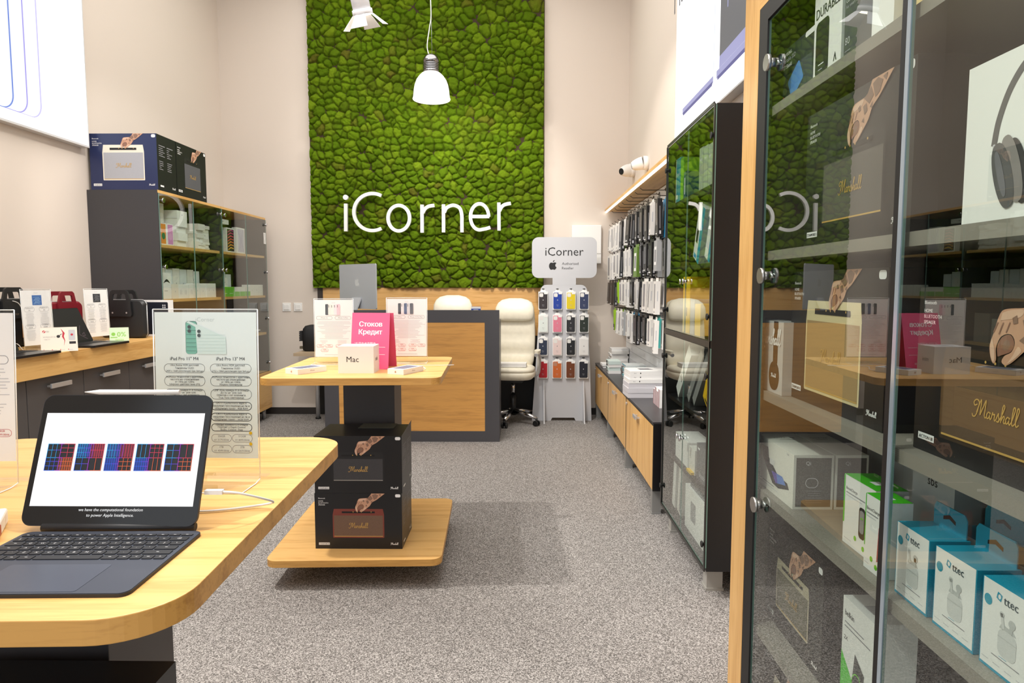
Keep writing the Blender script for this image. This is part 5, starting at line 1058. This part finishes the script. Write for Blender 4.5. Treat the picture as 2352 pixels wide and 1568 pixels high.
pile(7, 'white flat carton, %s in the far corner pile on the low counter', 6.7, 6.9, .905, .17, ZT, (.024, .02, .026), (CARD, CARD2), 'cartons in the far corner pile')
pile(2, 'small white carton, %s of two at the front edge of the low counter', 6.5, 6.66, .8, .08, ZT, (.02,), (CARD,), 'two small white cartons')
dk = lambda mb, W, H: mb.rect(W * .1, H * .15, W * .5, H * .85, INK, 1)
pile(4, 'white carton with a dark label, %s in the pile before the corner pile', 6.08, 6.27, .8, .11, ZT, (.026, .03), (CARD, mat('pale aqua carton', '#cfdeda', .5)), 'dark labelled cartons on the low counter', dk, .005)
def tl(mb, W, H): mb.rect(0, H * .55, W, H, TEAL, 1); mb.rect(W * .1, H * .1, W * .6, H * .4, INKG, 1)
pile(7, 'thin clear and turquoise pack, %s in the pile in the middle of the low counter', 5.62, 5.82, .89, .17, ZT, (.016, .02), (mat('clear white pack', '#dfe6e6', .2), mat('aqua pack', '#a9d5d2', .4), CARD), 'turquoise packs on the low counter', tl, .015, 'accessory_pack')
pile(5, 'clear frosted case pack, %s in the pile against the hook wall', 5.1, 5.4, .93, .13, ZT, (.03, .026), (mat('frosted case', '#c9d1d3', .15), mat('frosted case light', '#dde3e4', .15)), 'frosted packs on the low counter', None, .008, 'case_pack')
def lapb(mb, W, H): mb.text('MacBook Air', W * .3, H * .4, min(.012, H * .5), INKG, 'c', 1); apple(mb, W * .55, H * .5, H * .4, INK, 1)
def laparts(n):
    z = ZT
    for k in range(n):
        h = .034 if k < 3 else .028; w = .31 if k < 3 else .3; j = rp.uniform(-.008, .008); d = .22
        mb = MB(); mb.box((-w / 2, -d / 2, 0), (w / 2, d / 2, h), mat('pale grey carton', '#cfcdd2', .45) if k < 3 else CARD); W, H = mb.face('front', w, d, h)
        if k < 3: mb.text('MacBook Air', W * .72, H * .35, .012, INKG, 'c', 1)
        else: apple(mb, W * .25, H * .5, .011, INK, 1); mb.text('iPad', W * .12, H * .35, .01, INKG, 'c', 1)
        if k == n - 1: W, H = mb.face('top', w, d, h); mb.poly([(W * .3, H * .4), (W * .62, H * .4), (W * .55, H * .75), (W * .28, H * .75)], mat('printed grey tablet', '#77757a', .4), 1)
        mb.home(); one('computer_box', 'white device carton, %s in the big pile near the tall black cabinet' % ORD[k].replace('bottom', 'lowest'), 'box', mb, (.92 + j * .6, 4.88 + j, z), (0, 0, .03 + j * 2), 'device cartons in the big pile'); z += h + .0005
laparts(6)
def zig(mb, W, H):
    for k in range(5): mb.poly([(W * (.0 + .2 * k), 0), (W * (.1 + .2 * k), 0), (W * (.2 + .2 * k), H), (W * (.1 + .2 * k), H)], mat('zigzag maroon', '#8a2a44', .5), 1)
for k in range(4): stock('small_box', 'small maroon and white striped box, %s of the row beside the tall black cabinet' % ORD[k].replace('bottom', 'nearest'), 'box', .905, 4.36 + .055 * k, 4.408 + .055 * k, ZT, .1, .1 if k % 2 else .12, CARD, zig, 'striped boxes on the low counter', 0, 'left')

# ------------------------------------------------------------------ tall black glass cabinet
TX, TY0, TY1 = .8, 2.845, 3.755
t = thing('glass_cabinet', 'tall black glass cabinet on grey feet by the low counter', 'cabinet', (TX, TY0, 0))
D, W = .295, TY1 - TY0
m = MB(); m.box((.004, 0, .12), (D, .024, 2.09), BLACK); m.box((.004, W - .024, .12), (D, W, 2.09), BLACK); m.box((D - .008, .024, .12), (D, W - .024, 2.09), mat('grey back board', '#55565a', .6)); m.box((.004, .024, .12), (D - .008, W - .024, .14), BLACK); m.box((.004, .024, 2.07), (D - .008, W - .024, 2.09), BLACK); obj('carcass', m, t)
for z in (1.782, 1.447, 1.112, .755, .44): m = MB(); m.box((.02, .0245, z - .02), (D - .009, W - .0245, z), BLACK); obj('shelf', m, t)
m = MB(); m.box((-.006, 0, 1.088), (.004, W, 1.115), mat('dark rail', '#2a2825', .4)); obj('rail', m, t)
FR = mat('black door frame', '#1a1917', .35)
for k in range(2):
    for z0, z1 in ((.135, 1.085), (1.118, 2.085)):
        a, b_ = (.0, W / 2 - .002) if k == 0 else (W / 2 + .002, W)
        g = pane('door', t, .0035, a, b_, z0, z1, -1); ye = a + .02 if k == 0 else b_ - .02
        for z in (z0 + .1, z1 - .12): knob(g, (-.0015, ye, z), JET, .014, 'hinge', -1, .014)
        yk = W / 2 - .03 if k == 0 else W / 2 + .03; knob(g, (-.0015, yk, z0 + .47 if z0 < 1 else z0 + .25), CHROME, .013, 'knob', -1, .024)
for y in (0, W - .014): m = MB(); m.box((-.0065, y, .12), (-.0016, y + .014, 2.09), FR); obj('edge_strip', m, t)
for z in (2.0865, .12): m = MB(); m.box((-.0065, .0142, z), (-.0016, W - .0142, z + .013), FR); obj('edge_strip', m, t)
for x in (.065, D - .05):
    for y in (.11, W - .09): m = MB(); m.box((x - .035, y - .03, 0), (x + .035, y + .03, .12), mat('pale grey foot', '#a4a29c', .4)); m.box((x - .04, y - .035, 0), (x + .04, y + .035, .012), mat('pale grey foot', '#a4a29c', .4)); obj('leg', m, t)
q = lambda name, label, y0, y1, z, h, m_, art=None, dx=.12, x1=.838, rot=None: stock(name, label, 'box', x1, y0, y1, z, dx, h, m_, art, None, 0, 'left')
def tealbk(mb, W, H): mb.rect(W * .15, H * .1, W * .45, H * .2, INKW, 1); mb.text('torrii', W * .5, H * .6, .03, INKW, 'c', 1); mb.rect(0, 0, W * .12, H, CARD, 1)
q('case_box', 'turquoise carton on the top shelf of the tall black cabinet', 3.615, 3.715, 1.7825, .235, TEAL, tealbk)
q('case_box', 'lime green carton beside the turquoise one in the tall black cabinet', 3.545, 3.61, 1.7825, .222, mat('bright green carton', '#7cc63a', .4))
q('case_box', 'dark teal narrow carton right of the lime green one', 3.49, 3.54, 1.7825, .14, mat('deep teal carton', '#225f73', .4), lambda mb, W, H: mb.rect(W * .3, H * .2, W * .6, H * .8, INKW, 1))
for k in range(3): q('case_box', 'pale grey green carton, %s of three on the top right shelf of the black cabinet' % ('left', 'middle', 'right')[k], 3.17 - .075 * k, 3.24 - .075 * k, 1.7825, .2 - .006 * k, mat('sage carton', '#a9b3a4', .45), lambda mb, W, H: mb.rect(W * .2, H * .7, W * .7, H * .75, INKL, 1))
def leaner(name, label, y, z, ln, th, ang, m_, art=None, dx=.16, x1=.845):
    mb = MB(); mb.box((-dx / 2, -th / 2, 0), (dx / 2, th / 2, ln), m_)
    if art: W, H = mb.face('left', dx, th, ln); art(mb, W, H); mb.home()
    a = math.radians(ang); return one(name, label, 'box', mb, (x1 + dx / 2, y, z + th / 2 * abs(math.sin(a)) + .0006), (a, 0, 0))
def tstripe(mb, W, H): mb.rect(W * .62, 0, W, H, TEAL, 1); mb.rect(W * .15, H * .3, W * .45, H * .55, INK, 1); mb.rect(W * .1, H * .02, W * .5, H * .1, mat('print blue', '#2f9ad0', .4), 1)
leaner('case_box', 'white carton with a turquoise stripe leaning on the second shelf of the black cabinet', 3.3, 1.4475, .27, .11, 24, CARD, tstripe)
leaner('case_box', 'white and turquoise carton leaning behind the striped one in the black cabinet', 3.1, 1.4475, .22, .09, 24, mat('turquoise carton', '#1c98b4', .45), lambda mb, W, H: mb.rect(0, 0, W * .6, H, CARD, 1))
YC = mat('yellow carton', '#e3b70f', .45)
q('yellow_box', 'tall yellow carton on the middle shelf of the black cabinet', 3.36, 3.5, 1.1125, .28, YC, lambda mb, W, H: (mb.rect(W * .5, H * .3, W * .62, H * .45, INK, 1), mb.rect(0, 0, W * .25, H * .6, mat('straw carton', '#d9c27a', .5), 1)))
q('yellow_box', 'short yellow carton right of the tall yellow one in the black cabinet', 3.16, 3.26, 1.1125, .15, YC); q('phone_box', 'grey carton between the yellow cartons in the black cabinet', 3.27, 3.35, 1.1125, .17, mat('grey carton', '#a5a19b', .5))
leaner('tablet_box', 'white carton with three dark marks leaning on the lower shelf of the black cabinet', 3.62, .7555, .36, .07, 46, CARD, lambda mb, W, H: [mb.rect(W * (.25 + .2 * k), H * .3, W * (.35 + .2 * k), H * .38, INK, 1) for k in range(3)], .17)
for k in range(2): leaner('tablet_box', 'grey carton leaning behind the white one, %s of two in the black cabinet' % ('left', 'right')[k], 3.45 - .1 * k, .7555, .36, .05, 44, mat('stone carton', '#8f8f8f', .5), None, .17, .86 + .002 * k)
leaner('parcel_bag', 'yellow printed bag leaning at the right end of the lower shelf in the black cabinet', 3.04, .7555, .15, .17, 30, YC, lambda mb, W, H: mb.rect(W * .2, H * .05, W * .8, H * .12, INK, 1), .1)
q('adapter_box', 'white carton with rounded sleeve on the fourth shelf of the black cabinet', 3.33, 3.6, .4405, .13, CARD, lambda mb, W, H: lines(mb, W * .1, W * .4, H * .6, 3, H * .12, INKG))
q('phone_box', 'pale carton beside the white sleeve carton in the black cabinet', 3.2, 3.32, .4405, .12, CARD2)
leaner('parcel_bag', 'crumpled grey plastic bag behind the white sleeve carton in the black cabinet', 3.42, .4405, .26, .2, 8, mat('grey plastic bag', '#65676b', .25, bump=.6, nscale=30), None, .06, .99)
q('notebook_box', 'slate grey carton lettered at its foot at the near end of the fourth shelf', 2.9, 3.17, .4405, .17, mat('slate carton', '#5d5e62', .45), lambda mb, W, H: (mb.text('Notebook', W * .45, H * .12, .035, INKL, 'c', 1), mb.rect(W * .08, H * .85, W * .2, H * .9, INKW, 1)))
q('parcel_bag', 'small yellow packet lying before the pale carton in the black cabinet', 3.21, 3.3, .4405, .012, YC, None, .02, .822)
leaner('laptop_box', 'tall white carton leaning at the far end of the bottom shelf in the black cabinet', 3.66, .1405, .27, .06, 7, CARD, None, .2)
leaner('laptop_box', 'second white carton leaning on the bottom shelf of the black cabinet', 3.53, .1405, .25, .08, 7, CARD2, lambda mb, W, H: mb.rect(W * .5, H * .05, W * .95, H * .7, mat('printed stone', '#9a9a9c', .4), 1), .2)
q('laptop_box', 'big white carton with a grey square print on the bottom shelf of the black cabinet', 3.0, 3.37, .1405, .215, CARD, lambda mb, W, H: (mb.rrect(W * .3, H * .3, W * .55, H * .75, .01, mat('printed stone', '#9a9a9c', .4), 1), mb.rect(W * .85, H * .05, W * .93, H * .2, INKG, 1)))
q('cable_bag', 'dark glossy plastic packet lying on the big white carton in the black cabinet', 3.06, 3.32, .356, .05, mat('glossy dark packet', '#3b4650', .15, bump=.8, nscale=40), None, .1, .85)

# ------------------------------------------------------------------ near oak framed glass cabinet
NX, NY0, NY1 = .6, .46, 1.80
t = thing('display_cabinet', 'oak framed display cabinet with glass doors filling the right foreground', 'cabinet', (NX, NY0, 0))
D, W = .495, NY1 - NY0; NB = mat('cabinet taupe back', '#6a6259', .6)
m = MB(); m.box((.012, 0, .08), (D, .02, 2.03), NB); m.box((.012, W - .02, .08), (D, W, 2.03), NB); m.box((D - .01, .02, .08), (D, W - .02, 2.03), NB); m.box((.012, .02, .08), (D - .01, W - .02, .1), BLACK); m.box((.012, .02, 2.01), (D - .01, W - .02, 2.03), BLACK); m.box((.03, .02, 0), (D, W - .02, .08), JET); obj('carcass', m, t)
SHG = mat('taupe shelf board', '#8b857c', .5)
SHELF = (1.783, 1.434, 1.086, .832, .475)
for z in SHELF + (.16,): m = MB(); m.box((.014, .0205, z - .023), (D - .011, W - .0205, z), SHG); obj('shelf', m, t)
m = MB(); m.box((-.004, 1.757 - NY0, 0), (.011, 1.866 - NY0, 2.5), OAKZ); m.box((.011, W + .001, 0), (D, 1.866 - NY0, 2.5), OAKZ); obj('post', m, t)
m = MB(); m.box((-.004, -.0, 2.031), (D, 1.7565 - NY0, 2.5), oak('y')); obj('header', m, t)
m = MB(); m.box((-.0035, 1.70 - NY0, .03), (.0115, 1.7565 - NY0, 2.0305), JET); m.box((-.0035, 0, 1.988), (.0115, 1.70 - NY0, 2.0305), JET); m.box((-.0035, 0, .03), (.0115, 1.70 - NY0, .085), JET); obj('door_frame', m, t)
for k, (a, b_) in enumerate(((1.111, 1.6995), (.47, 1.086))):
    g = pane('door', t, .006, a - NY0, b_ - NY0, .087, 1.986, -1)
    ye = 1.662 if k == 0 else .5
    for z in (1.875, 1.373, .805): knob(g, (.0008, ye - NY0, z), mat('brushed knob', '#b4b3b0', .3, .9), .019, 'hinge', -1, .02); mm = MB(); mm.cyl((.0065, ye - NY0, z), (.02, ye - NY0, z), .006, CHROME, 10); mm.box((.017, ye - NY0 - .006, z - .016), (.02, ye - NY0 + .02, z + .016), CHROME); obj('hinge_plate', mm, g)
m = MB(); m.box((-.0005, 1.0968 - NY0, .087), (.0068, 1.1105 - NY0, 1.986), JET); obj('door_seal', m, t)
m = MB(); m.box((-.0005, 1.0865 - NY0, .087), (.0068, 1.0966 - NY0, 1.986), mat('lit glass edge', '#a9b8c4', .12, .5)); obj('lit_edge_strip', m, t)  # added pale strip, its colour painting the light caught by the glass edge

def disp(name, label, y0, y1, z, h, m_, art=None, dx=.1, x1=.64, group=None, side='left', extra=None):
    d = y1 - y0; mb = MB(); mb.box((-dx / 2, -d / 2, 0), (dx / 2, d / 2, h), m_)
    if art: W_, H_ = mb.face(side, dx, d, h); art(mb, W_, H_)
    if extra: extra(mb, dx, d, h)
    mb.home(); return one(name, label, 'box', mb, (x1 + dx / 2, (y0 + y1) / 2, z + .0005), (0, 0, 0), group)
S1, S2, S3, S4, S5 = SHELF
DK = mat('dark drive carton', '#30363a', .35)
def ssd(mb, W, H):
    mb.text('SAMSUNG', W * .08, H * .87, .011, INKW, 'l', 2, bold=.03); mb.text('Portable SSD', W * .08, H * .76, .014, INKL, 'l', 2); mb.text('T7 Shield', W * .08, H * .65, .014, INKW, 'l', 2, bold=.02)
    mb.poly([(W * .05, H * .25), (W * .45, H * .62), (W * .9, H * .6), (W * .95, H * .1), (W * .4, H * .02)], mat('print smoke', '#4b5257', .4), 1)
    q_ = [(W * (.47 + a * math.cos(.55) - b_ * math.sin(.55) * .9), H * (.34 + a * math.sin(.55) * 1.3 + b_ * math.cos(.55) * 1.35)) for a, b_ in rrect(-.19, -.15, .19, .15, .04, 4)]; mb.poly(q_, mat('drive blue', '#5f96dc', .4), 3)
    mb.disc(W * .12, H * .12, .007, mat('seal red', '#b8323c', .4), 3); mb.rrect(W * .72, H * .9, W * .98, H * .99, .006, INKW, 3, 3)
disp('drive_box', 'dark portable drive carton with a bright blue square, upper shelf at left', 1.535, 1.735, S1, .135, DK, ssd, .06, .645)
def dur(mb, W, H):
    mb.text('DURABLE', W * .5, H * .62, .03, INK, 'c', 1, bold=.02, fit=-W * .86); mb.text('ADATA', W * .12, H * .93, .018, INKG, 'l', 1, fit=W * .45); mb.rect(W * .12, H * .85, W * .4, H * .862, INKL, 1)
    mb.poly([(W * .8, H * .98), (W * .98, H * .9), (W * .85, H * .86), (W * .7, H * .8)], mat('print blue bird', '#3c62a8', .4), 1); mb.poly([(W * .8, H * .86), (W * .7, H * .76), (W * .84, H * .84)], INKR, 2); mb.poly([(W * .88, H * .9), (W * .95, H * .78), (W * .96, H * .9)], mat('print orange', '#d9a33c', .4), 2)
    mb.rrect(W * .08, H * .03, W * .56, H * .58, .012, mat('drive black', '#20221f', .25), 1, 6); mb.rect(W * .2, H * .14, W * .4, H * .15, INKW, 2); mb.rect(W * .2, H * .09, W * .35, H * .098, INKL, 2); mb.poly([(W * .74, H * .08), (W * .8, H * .17), (W * .86, H * .08), (W * .83, H * .08), (W * .8, H * .13), (W * .77, H * .08)], INK, 1)
disp('drive_box', 'white carton lettered DURABLE with a black drive picture, upper shelf', 1.388, 1.515, S1, .205, CARD, dur, .045, .632)
def hyp(mb, W, H):
    mb.rect(W * .02, H * .62, W * .98, H, mat('print cyan', '#49b4e0', .4), 1)
    for k in range(6): mb.rect(W * .02, H * (.64 + .06 * k), W * .98, H * (.643 + .06 * k), mat('print cyan dark', '#235f80', .4), 2)
    mb.rect(W * .05, H * .56, W * .35, H * .585, INKR, 2); mb.text('CONTROLLER & REMOTE', W * .05, H * .5, .011, INKW, 'l', 2, bold=.03, fit=W * .85); mb.text('For smart home devices', W * .05, H * .45, .009, INKL, 'l', 2, fit=W * .85); mb.text('80', W * .05, H * .14, .02, INKL, 'l', 2); mb.rect(W * .05, H * .08, W * .25, H * .09, INKG, 2)
disp('gadget_box', 'dark grey carton with a cyan blue striped top, upper shelf', 1.268, 1.38, S1, .222, mat('slate gadget carton', '#4d5152', .4), hyp, .06, .634)
disp('gadget_box', 'plain white carton on the upper shelf by the door gap', 1.19, 1.262, S1, .2, CARD, lambda mb, W, H: None, .05, .628)
disp('gadget_box', 'cream carton with a framed picture, behind the door gap on the upper shelf', 1.06, 1.185, S1, .21, mat('cream honey carton', '#e2c98f', .45), lambda mb, W, H: (mb.rect(W * .35, H * .3, W * .75, H * .9, mat('print brown', '#6b5646', .4), 1), mb.rect(W * .42, H * .36, W * .68, H * .84, PAPER, 2)), .06, .645)
def dcart(label, y0, y1, z, h, art, x1, dx=.3): speaker_carton('speaker_box', label, dx, y1 - y0, h, art, (x1 + dx / 2, (y0 + y1) / 2, z + .0005), 0, None, side='left')
dcart('black carton picturing a stone grey speaker, second shelf of the near cabinet', 1.137, 1.557, S2, .288, A_GRY, .642)
dcart('black carton picturing a cream speaker, third shelf of the near cabinet', 1.205, 1.628, S3, .295, A_CRM, .648)
def hpb(mb, W, H):
    mb.rect(0, 0, W, H, mat('printed fog', '#c9c6c4', .45), .5); br = mat('print headphone brown', '#3a2a20', .4)
    mb.rect(W * .62, H * .42, W * .8, H, br, 1); mb.poly([(W * (.68 + .2 * math.copysign(abs(math.cos(a)) ** .8, math.cos(a))), H * (.24 + .2 * math.sin(a))) for a in [2 * PI * k / 28 for k in range(28)]], br, 2)
    script(mb, W * .06, H * .66, W * .86, INKW, 4, .28); mb.rect(W * .08, H * .6, W * .3, H * .63, INKW, 3); script(mb, W * .58, H * .22, W * .2, INKW, 4, .4)
    for k in range(5): mb.rect(W * .06, H * (.32 - .05 * k), W * (.2 + .05 * (k % 3)), H * (.33 - .05 * k), INKW, 3)
disp('headphone_box', 'grey headphone carton with a big white script name, third shelf at left', 1.612, 1.776, S3, .176, mat('fog carton', '#bdbab8', .4), hpb, .05, .625)
def charger(mb, W, H):
    K = mat('print charger black', '#1e1f24', .35); mb.poly([(W * .12, H * .82), (W * .3, H * .85), (W * .33, H * .66), (W * .6, H * .42), (W * .85, H * .4), (W * .9, H * .3), (W * .62, H * .18), (W * .45, H * .2), (W * .15, H * .6)], K, 1)
    mb.poly([(W * .42, H * .43), (W * .72, H * .46), (W * .82, H * .34), (W * .55, H * .25)], mat('print screen blue', '#5a86d8', .35), 2); mb.poly([(W * .42, H * .43), (W * .56, H * .445), (W * .6, H * .27), (W * .55, H * .25)], mat('print screen violet', '#5d4ab0', .35), 3); mb.rrect(W * .36, H * .55, W * .5, H * .66, .004, mat('print bud white', '#e2e0de', .4), 2)
    mb.rect(W * .06, H * .14, W * .5, H * .155, INKG, 1); mb.rect(W * .06, H * .09, W * .6, H * .1, INKL, 1); mb.text('3 in 1', W * .1, H * .92, .007, INKG, 'l', 1); mb.text('15W', W * .85, H * .92, .007, INKG, 'c', 1)
def chside(mb, dx, d, h):
    W, H = mb.face('front', dx, d, h); mb.rect(W * .06, H * .05, W * .94, H * .95, mat('print side grey', '#55534e', .45), 1); mb.text('Qi', W * .3, H * .82, .012, INKL, 'l', 2); mb.rframe(W * .3, H * .4, W * .62, H * .58, .011, .0012, INKL, 2); lines(mb, W * .3, W * .75, H * .34, 6, .0055, INKG, .0008)
    W, H = mb.face('top', dx, d, h); mb.text('CHARGER', W * .5, H * .75, .012, INK, 'c', 1, fit=W * .6); mb.rect(W * .3, H * .68, W * .7, H * .69, INK, 1)
disp('charger_box', 'white charger carton picturing a black stand, fourth shelf at the glass', 1.544, 1.775, S4, .128, mat('ivory carton', '#e9e6dc', .45), charger, .092, .632, None, 'left', chside)
disp('charger_box', 'second white charger carton behind the pictured one, fourth shelf', 1.544, 1.775, S4, .128, mat('ivory carton', '#e9e6dc', .45), None, .075, .728, None, 'left', chside)
disp('device_box', 'large pale blue white carton at the back of the fourth shelf', 1.36, 1.74, S4, .2, mat('frost carton', '#dfe4ea', .4), lambda mb, W, H: (mb.text('gi', W * .2, H * .75, .03, INKG, 'c', 1), mb.rect(W * .3, 0, W * .34, H, INKG, 1)), .07, .9)
disp('device_box', 'pale carton lettered sbs behind the green cartons', 1.2, 1.33, S4, .195, mat('frost carton', '#dfe4ea', .4), lambda mb, W, H: mb.text('sbs', W * .5, H * .72, .025, INK, 'c', 1, bold=.02), .05, .78)
GC = mat('vivid green', '#45c81e', .4)
def belk(k):
    def a(mb, W, H):
        mb.rect(0, H * .3, W * .04, H, GC, 1); mb.text('BoostCharge', W * .08, H * .8, .0085, INK, 'l', 1, fit=W * .7); mb.rect(W * .08, H * .75, W * .7, H * .765, INKG, 1); mb.rect(W * .08, H * .71, W * .6, H * .72, INKL, 1)
        if k == 0: mb.rrect(W * .52, H * .22, W * .72, H * .66, .008, INK, 1); mb.rrect(W * .7, H * .26, W * .92, H * .56, .012, INK, 1); mb.rrect(W * .55, H * .3, W * .69, H * .62, .006, INKG, 2); mb.rect(W * .58, H * .5, W * .66, H * .52, LIME, 3)
        else: mb.poly([(W * .7, H * .18), (W * .95, H * .24), (W * .95, H * .7), (W * .76, H * .64)], mat('print red phone', '#a83248', .4), 1); mb.poly([(W * .72, H * .2), (W * .95, H * .25), (W * .95, H * .38)], mat('print violet', '#5d2f66', .4), 2); mb.rect(W * .84, H * .56, W * .93, H * .59, LIME, 3)
        mb.disc(W * .42, H * .17, .005, LIME, 1); mb.disc(W * .68, H * .1, .005, LIME, 1); mb.rect(W * .05, H * .08, W * .3, H * .09, INKL, 1)
    return a
def gtop(mb, dx, d, h): W, H = mb.face('top', dx, d, h); mb.rect(0, 0, W, H, GC, 1); mb.rect(W * .3, H * .3, W * .6, H * .5, INKW, 2)
disp('charger_box', 'green and white charger carton picturing a black car mount', 1.232, 1.353, S4, .139, CARD, belk(0), .06, .657, None, 'left', gtop)
disp('charger_box', 'green and white charger carton picturing a red phone, nearer the door gap', 1.12, 1.236, S4, .138, CARD, belk(1), .05, .605 + .032, None, 'left', gtop) if False else disp('charger_box', 'green and white charger carton picturing a red phone, nearer the door gap', 1.165, 1.228, S4, .138, CARD, belk(1), .05, .637, None, 'left', gtop)
def bel2(mb, W, H):
    mb.poly([(0, 0), (W, 0), (W, H * .1), (0, H * .55)], GC, 1); mb.text('belkin', W * .08, H * .86, .016, INK, 'l', 1, bold=.02); mb.rect(W * .08, H * .8, W * .7, H * .81, INKG, 1); mb.rect(W * .08, H * .765, W * .9, H * .775, INKG, 1); mb.text('2X', W * .08, H * .66, .012, INK, 'l', 1)
    mb.poly([(W * .45, H * .62), (W * .75, H * .52), (W * .68, H * .1), (W * .34, H * .22)], mat('print power bank', '#26292c', .4), 2); mb.ring([(W * .54 + .02 * math.cos(2 * PI * k / 24), H * .38 + .024 * math.sin(2 * PI * k / 24)) for k in range(24)], [(W * .54 + .0175 * math.cos(2 * PI * k / 24), H * .38 + .021 * math.sin(2 * PI * k / 24)) for k in range(24)], LIME, 3)
    mb.stroke(spath2([(W * .72, H * .3), (W * .85, H * .18), (W * .8, H * .08), (W * .95, H * .1)]), .006, PAPER, 3)
disp('power_bank_box', 'white and green power bank carton on the fifth shelf by the door gap', 1.215, 1.337, S5, .25, CARD, bel2, .08, .657, None, 'left', lambda mb, dx, d, h: (mb.face('top', dx, d, h), mb.rect(dx * .2, d * .3, dx * .7, d * .6, INKL, 1)))
dcart('black carton picturing an ivory speaker, fifth shelf of the near cabinet', 1.438, 1.768, S5, .26, A_CRM2, .662, .25)
dcart('black speaker carton on the lowest shelf of the near cabinet', 1.44, 1.77, .16, .26, A_CRM2, .664, .25)
def apm(mb, W, H):
    G = mat('print headphone grey', '#5f5d5e', .4); G2 = mat('print headphone dark', '#3d3b3d', .4)
    band = spath2([(W * .22, H * .46), (W * .25, H * .62), (W * .33, H * .8), (W * .46, H * .92), (W * .7, H * .96)], 8); mb.poly(outline(band, .011), G, 1)
    mb.rect(W * .215, H * .41, W * .232, H * .47, INKL, 2)
    def cup(cx, cy, rx, ry, t, m_, l_): mb.poly([(W * cx + rx * math.copysign(abs(math.cos(a)) ** .75, math.cos(a)) * math.cos(t) - ry * math.sin(a) * math.sin(t), H * cy + rx * math.copysign(abs(math.cos(a)) ** .75, math.cos(a)) * math.sin(t) + ry * math.sin(a) * math.cos(t)) for a in [2 * PI * k / 32 for k in range(32)]], m_, l_)
    cup(.4, .28, .016, .044, .32, G2, 3); cup(.36, .3, .015, .046, .32, mat('print headphone cushion', '#8a8482', .4), 4); cup(.3, .27, .017, .045, .32, G, 5); cup(.285, .28, .006, .032, .32, mat('print headphone sheen', '#77757a', .4), 6)
disp('headphone_box', 'large white carton picturing grey over-ear headphones, second shelf at right', .72, .987, S2, .216, CARD, apm, .18, .63)
dcart('black carton picturing a brown meshed speaker, third shelf at right', .77, 1.105, S3, .26, A_BRN, .646, .22)
TK = mat('teal earbud carton', '#1798b8', .4)
def ttec(mb, W, H):
    mb.rect(W * .02, H * .035, W * .98, H, CARD, 1); mb.disc(W * .13, H * .77, .0075, TEAL, 2); mb.ring([(W * .35 + (.0048 if k % 3 else .0062) * math.cos(2 * PI * k / 12 + .5), H * .87 + (.0052 if k % 3 else .0068) * math.sin(2 * PI * k / 12 + .5)) for k in range(12)], [(W * .35 + .0028 * math.cos(2 * PI * k / 12 + .5), H * .87 + .0034 * math.sin(2 * PI * k / 12 + .5)) for k in range(12)], TK, 2); mb.text('ttec', W * .44, H * .82, .0165, mat('print slate', '#3b4a52', .5), 'l', 2, bold=.03)
    P1, P2 = mat('print case grey', '#d2d3d2', .4), mat('print bud grey', '#bfc1c0', .4); mb.rrect(W * .36, H * .24, W * .72, H * .54, .01, P1, 2); mb.rect(W * .36, H * .44, W * .72, H * .45, P2, 3); mb.poly([(W * .38, H * .54), (W * .7, H * .54), (W * .66, H * .58), (W * .42, H * .6)], P2, 2); mb.stroke([(W * .46, H * .56), (W * .42, H * .7)], .005, P1, 3); mb.stroke([(W * .6, H * .56), (W * .62, H * .64)], .006, P2, 3); mb.disc(W * .62, H * .65, .006, P2, 3); mb.disc(W * .42, H * .7, .004, P1, 3)
    mb.rect(W * .25, H * .19, W * .8, H * .2, INKG, 2); mb.rect(W * .4, H * .22, W * .55, H * .225, TK, 2)
    for k in range(4): mb.rect(W * (.06 + .23 * k), H * .1, W * (.2 + .23 * k), H * .108, INKL, 2)
def ttec_mesh():
    dx, d, h = .062, .093, .122; mb = MB(); mb.box((-dx / 2, -d / 2, 0), (dx / 2, d / 2, h), TK); W, H = mb.face('left', dx, d, h); ttec(mb, W, H); mb.home()
    m2 = MB(); m2.frame((dx / 2 - .003, d / 2, h), (0, -1, 0), (0, 0, 1)); o = [(.004, 0), (.089, 0), (.089, .03), (.083, .038), (.01, .038), (.004, .03)]; hl = [(.03, .014), (.046, .019), (.062, .014), (.062, .02), (.046, .026), (.03, .02)]
    m2.prism(o, 0, .0018, TK); m2.prism(hl, .0019, .0021, JET); m2.prism(hl, -.0004, -.0002, JET); m2.home(); return mb.mesh('earbud_box'), m2.mesh('hang_tab')
e1, e2 = ttec_mesh()
ttp = []
for r_ in range(3):
    for k in range(4):
        if r_ == 2 and k > 2: continue
        o = link('earbud_box', e1, None, (.637 + .031 + .073 * r_, 1.077 - .107 * k - .02 * r_, S4 + .0005), (0, 0, random.uniform(-.02, .02))); link('hang_tab', e2, o)
        tag(o, 'white and turquoise earbud carton, %s in the %s row on the fourth shelf' % (('leftmost', 'second', 'third', 'fourth')[k], ('front', 'middle', 'back')[r_]), 'earbud box', 'earbud cartons in the near cabinet')
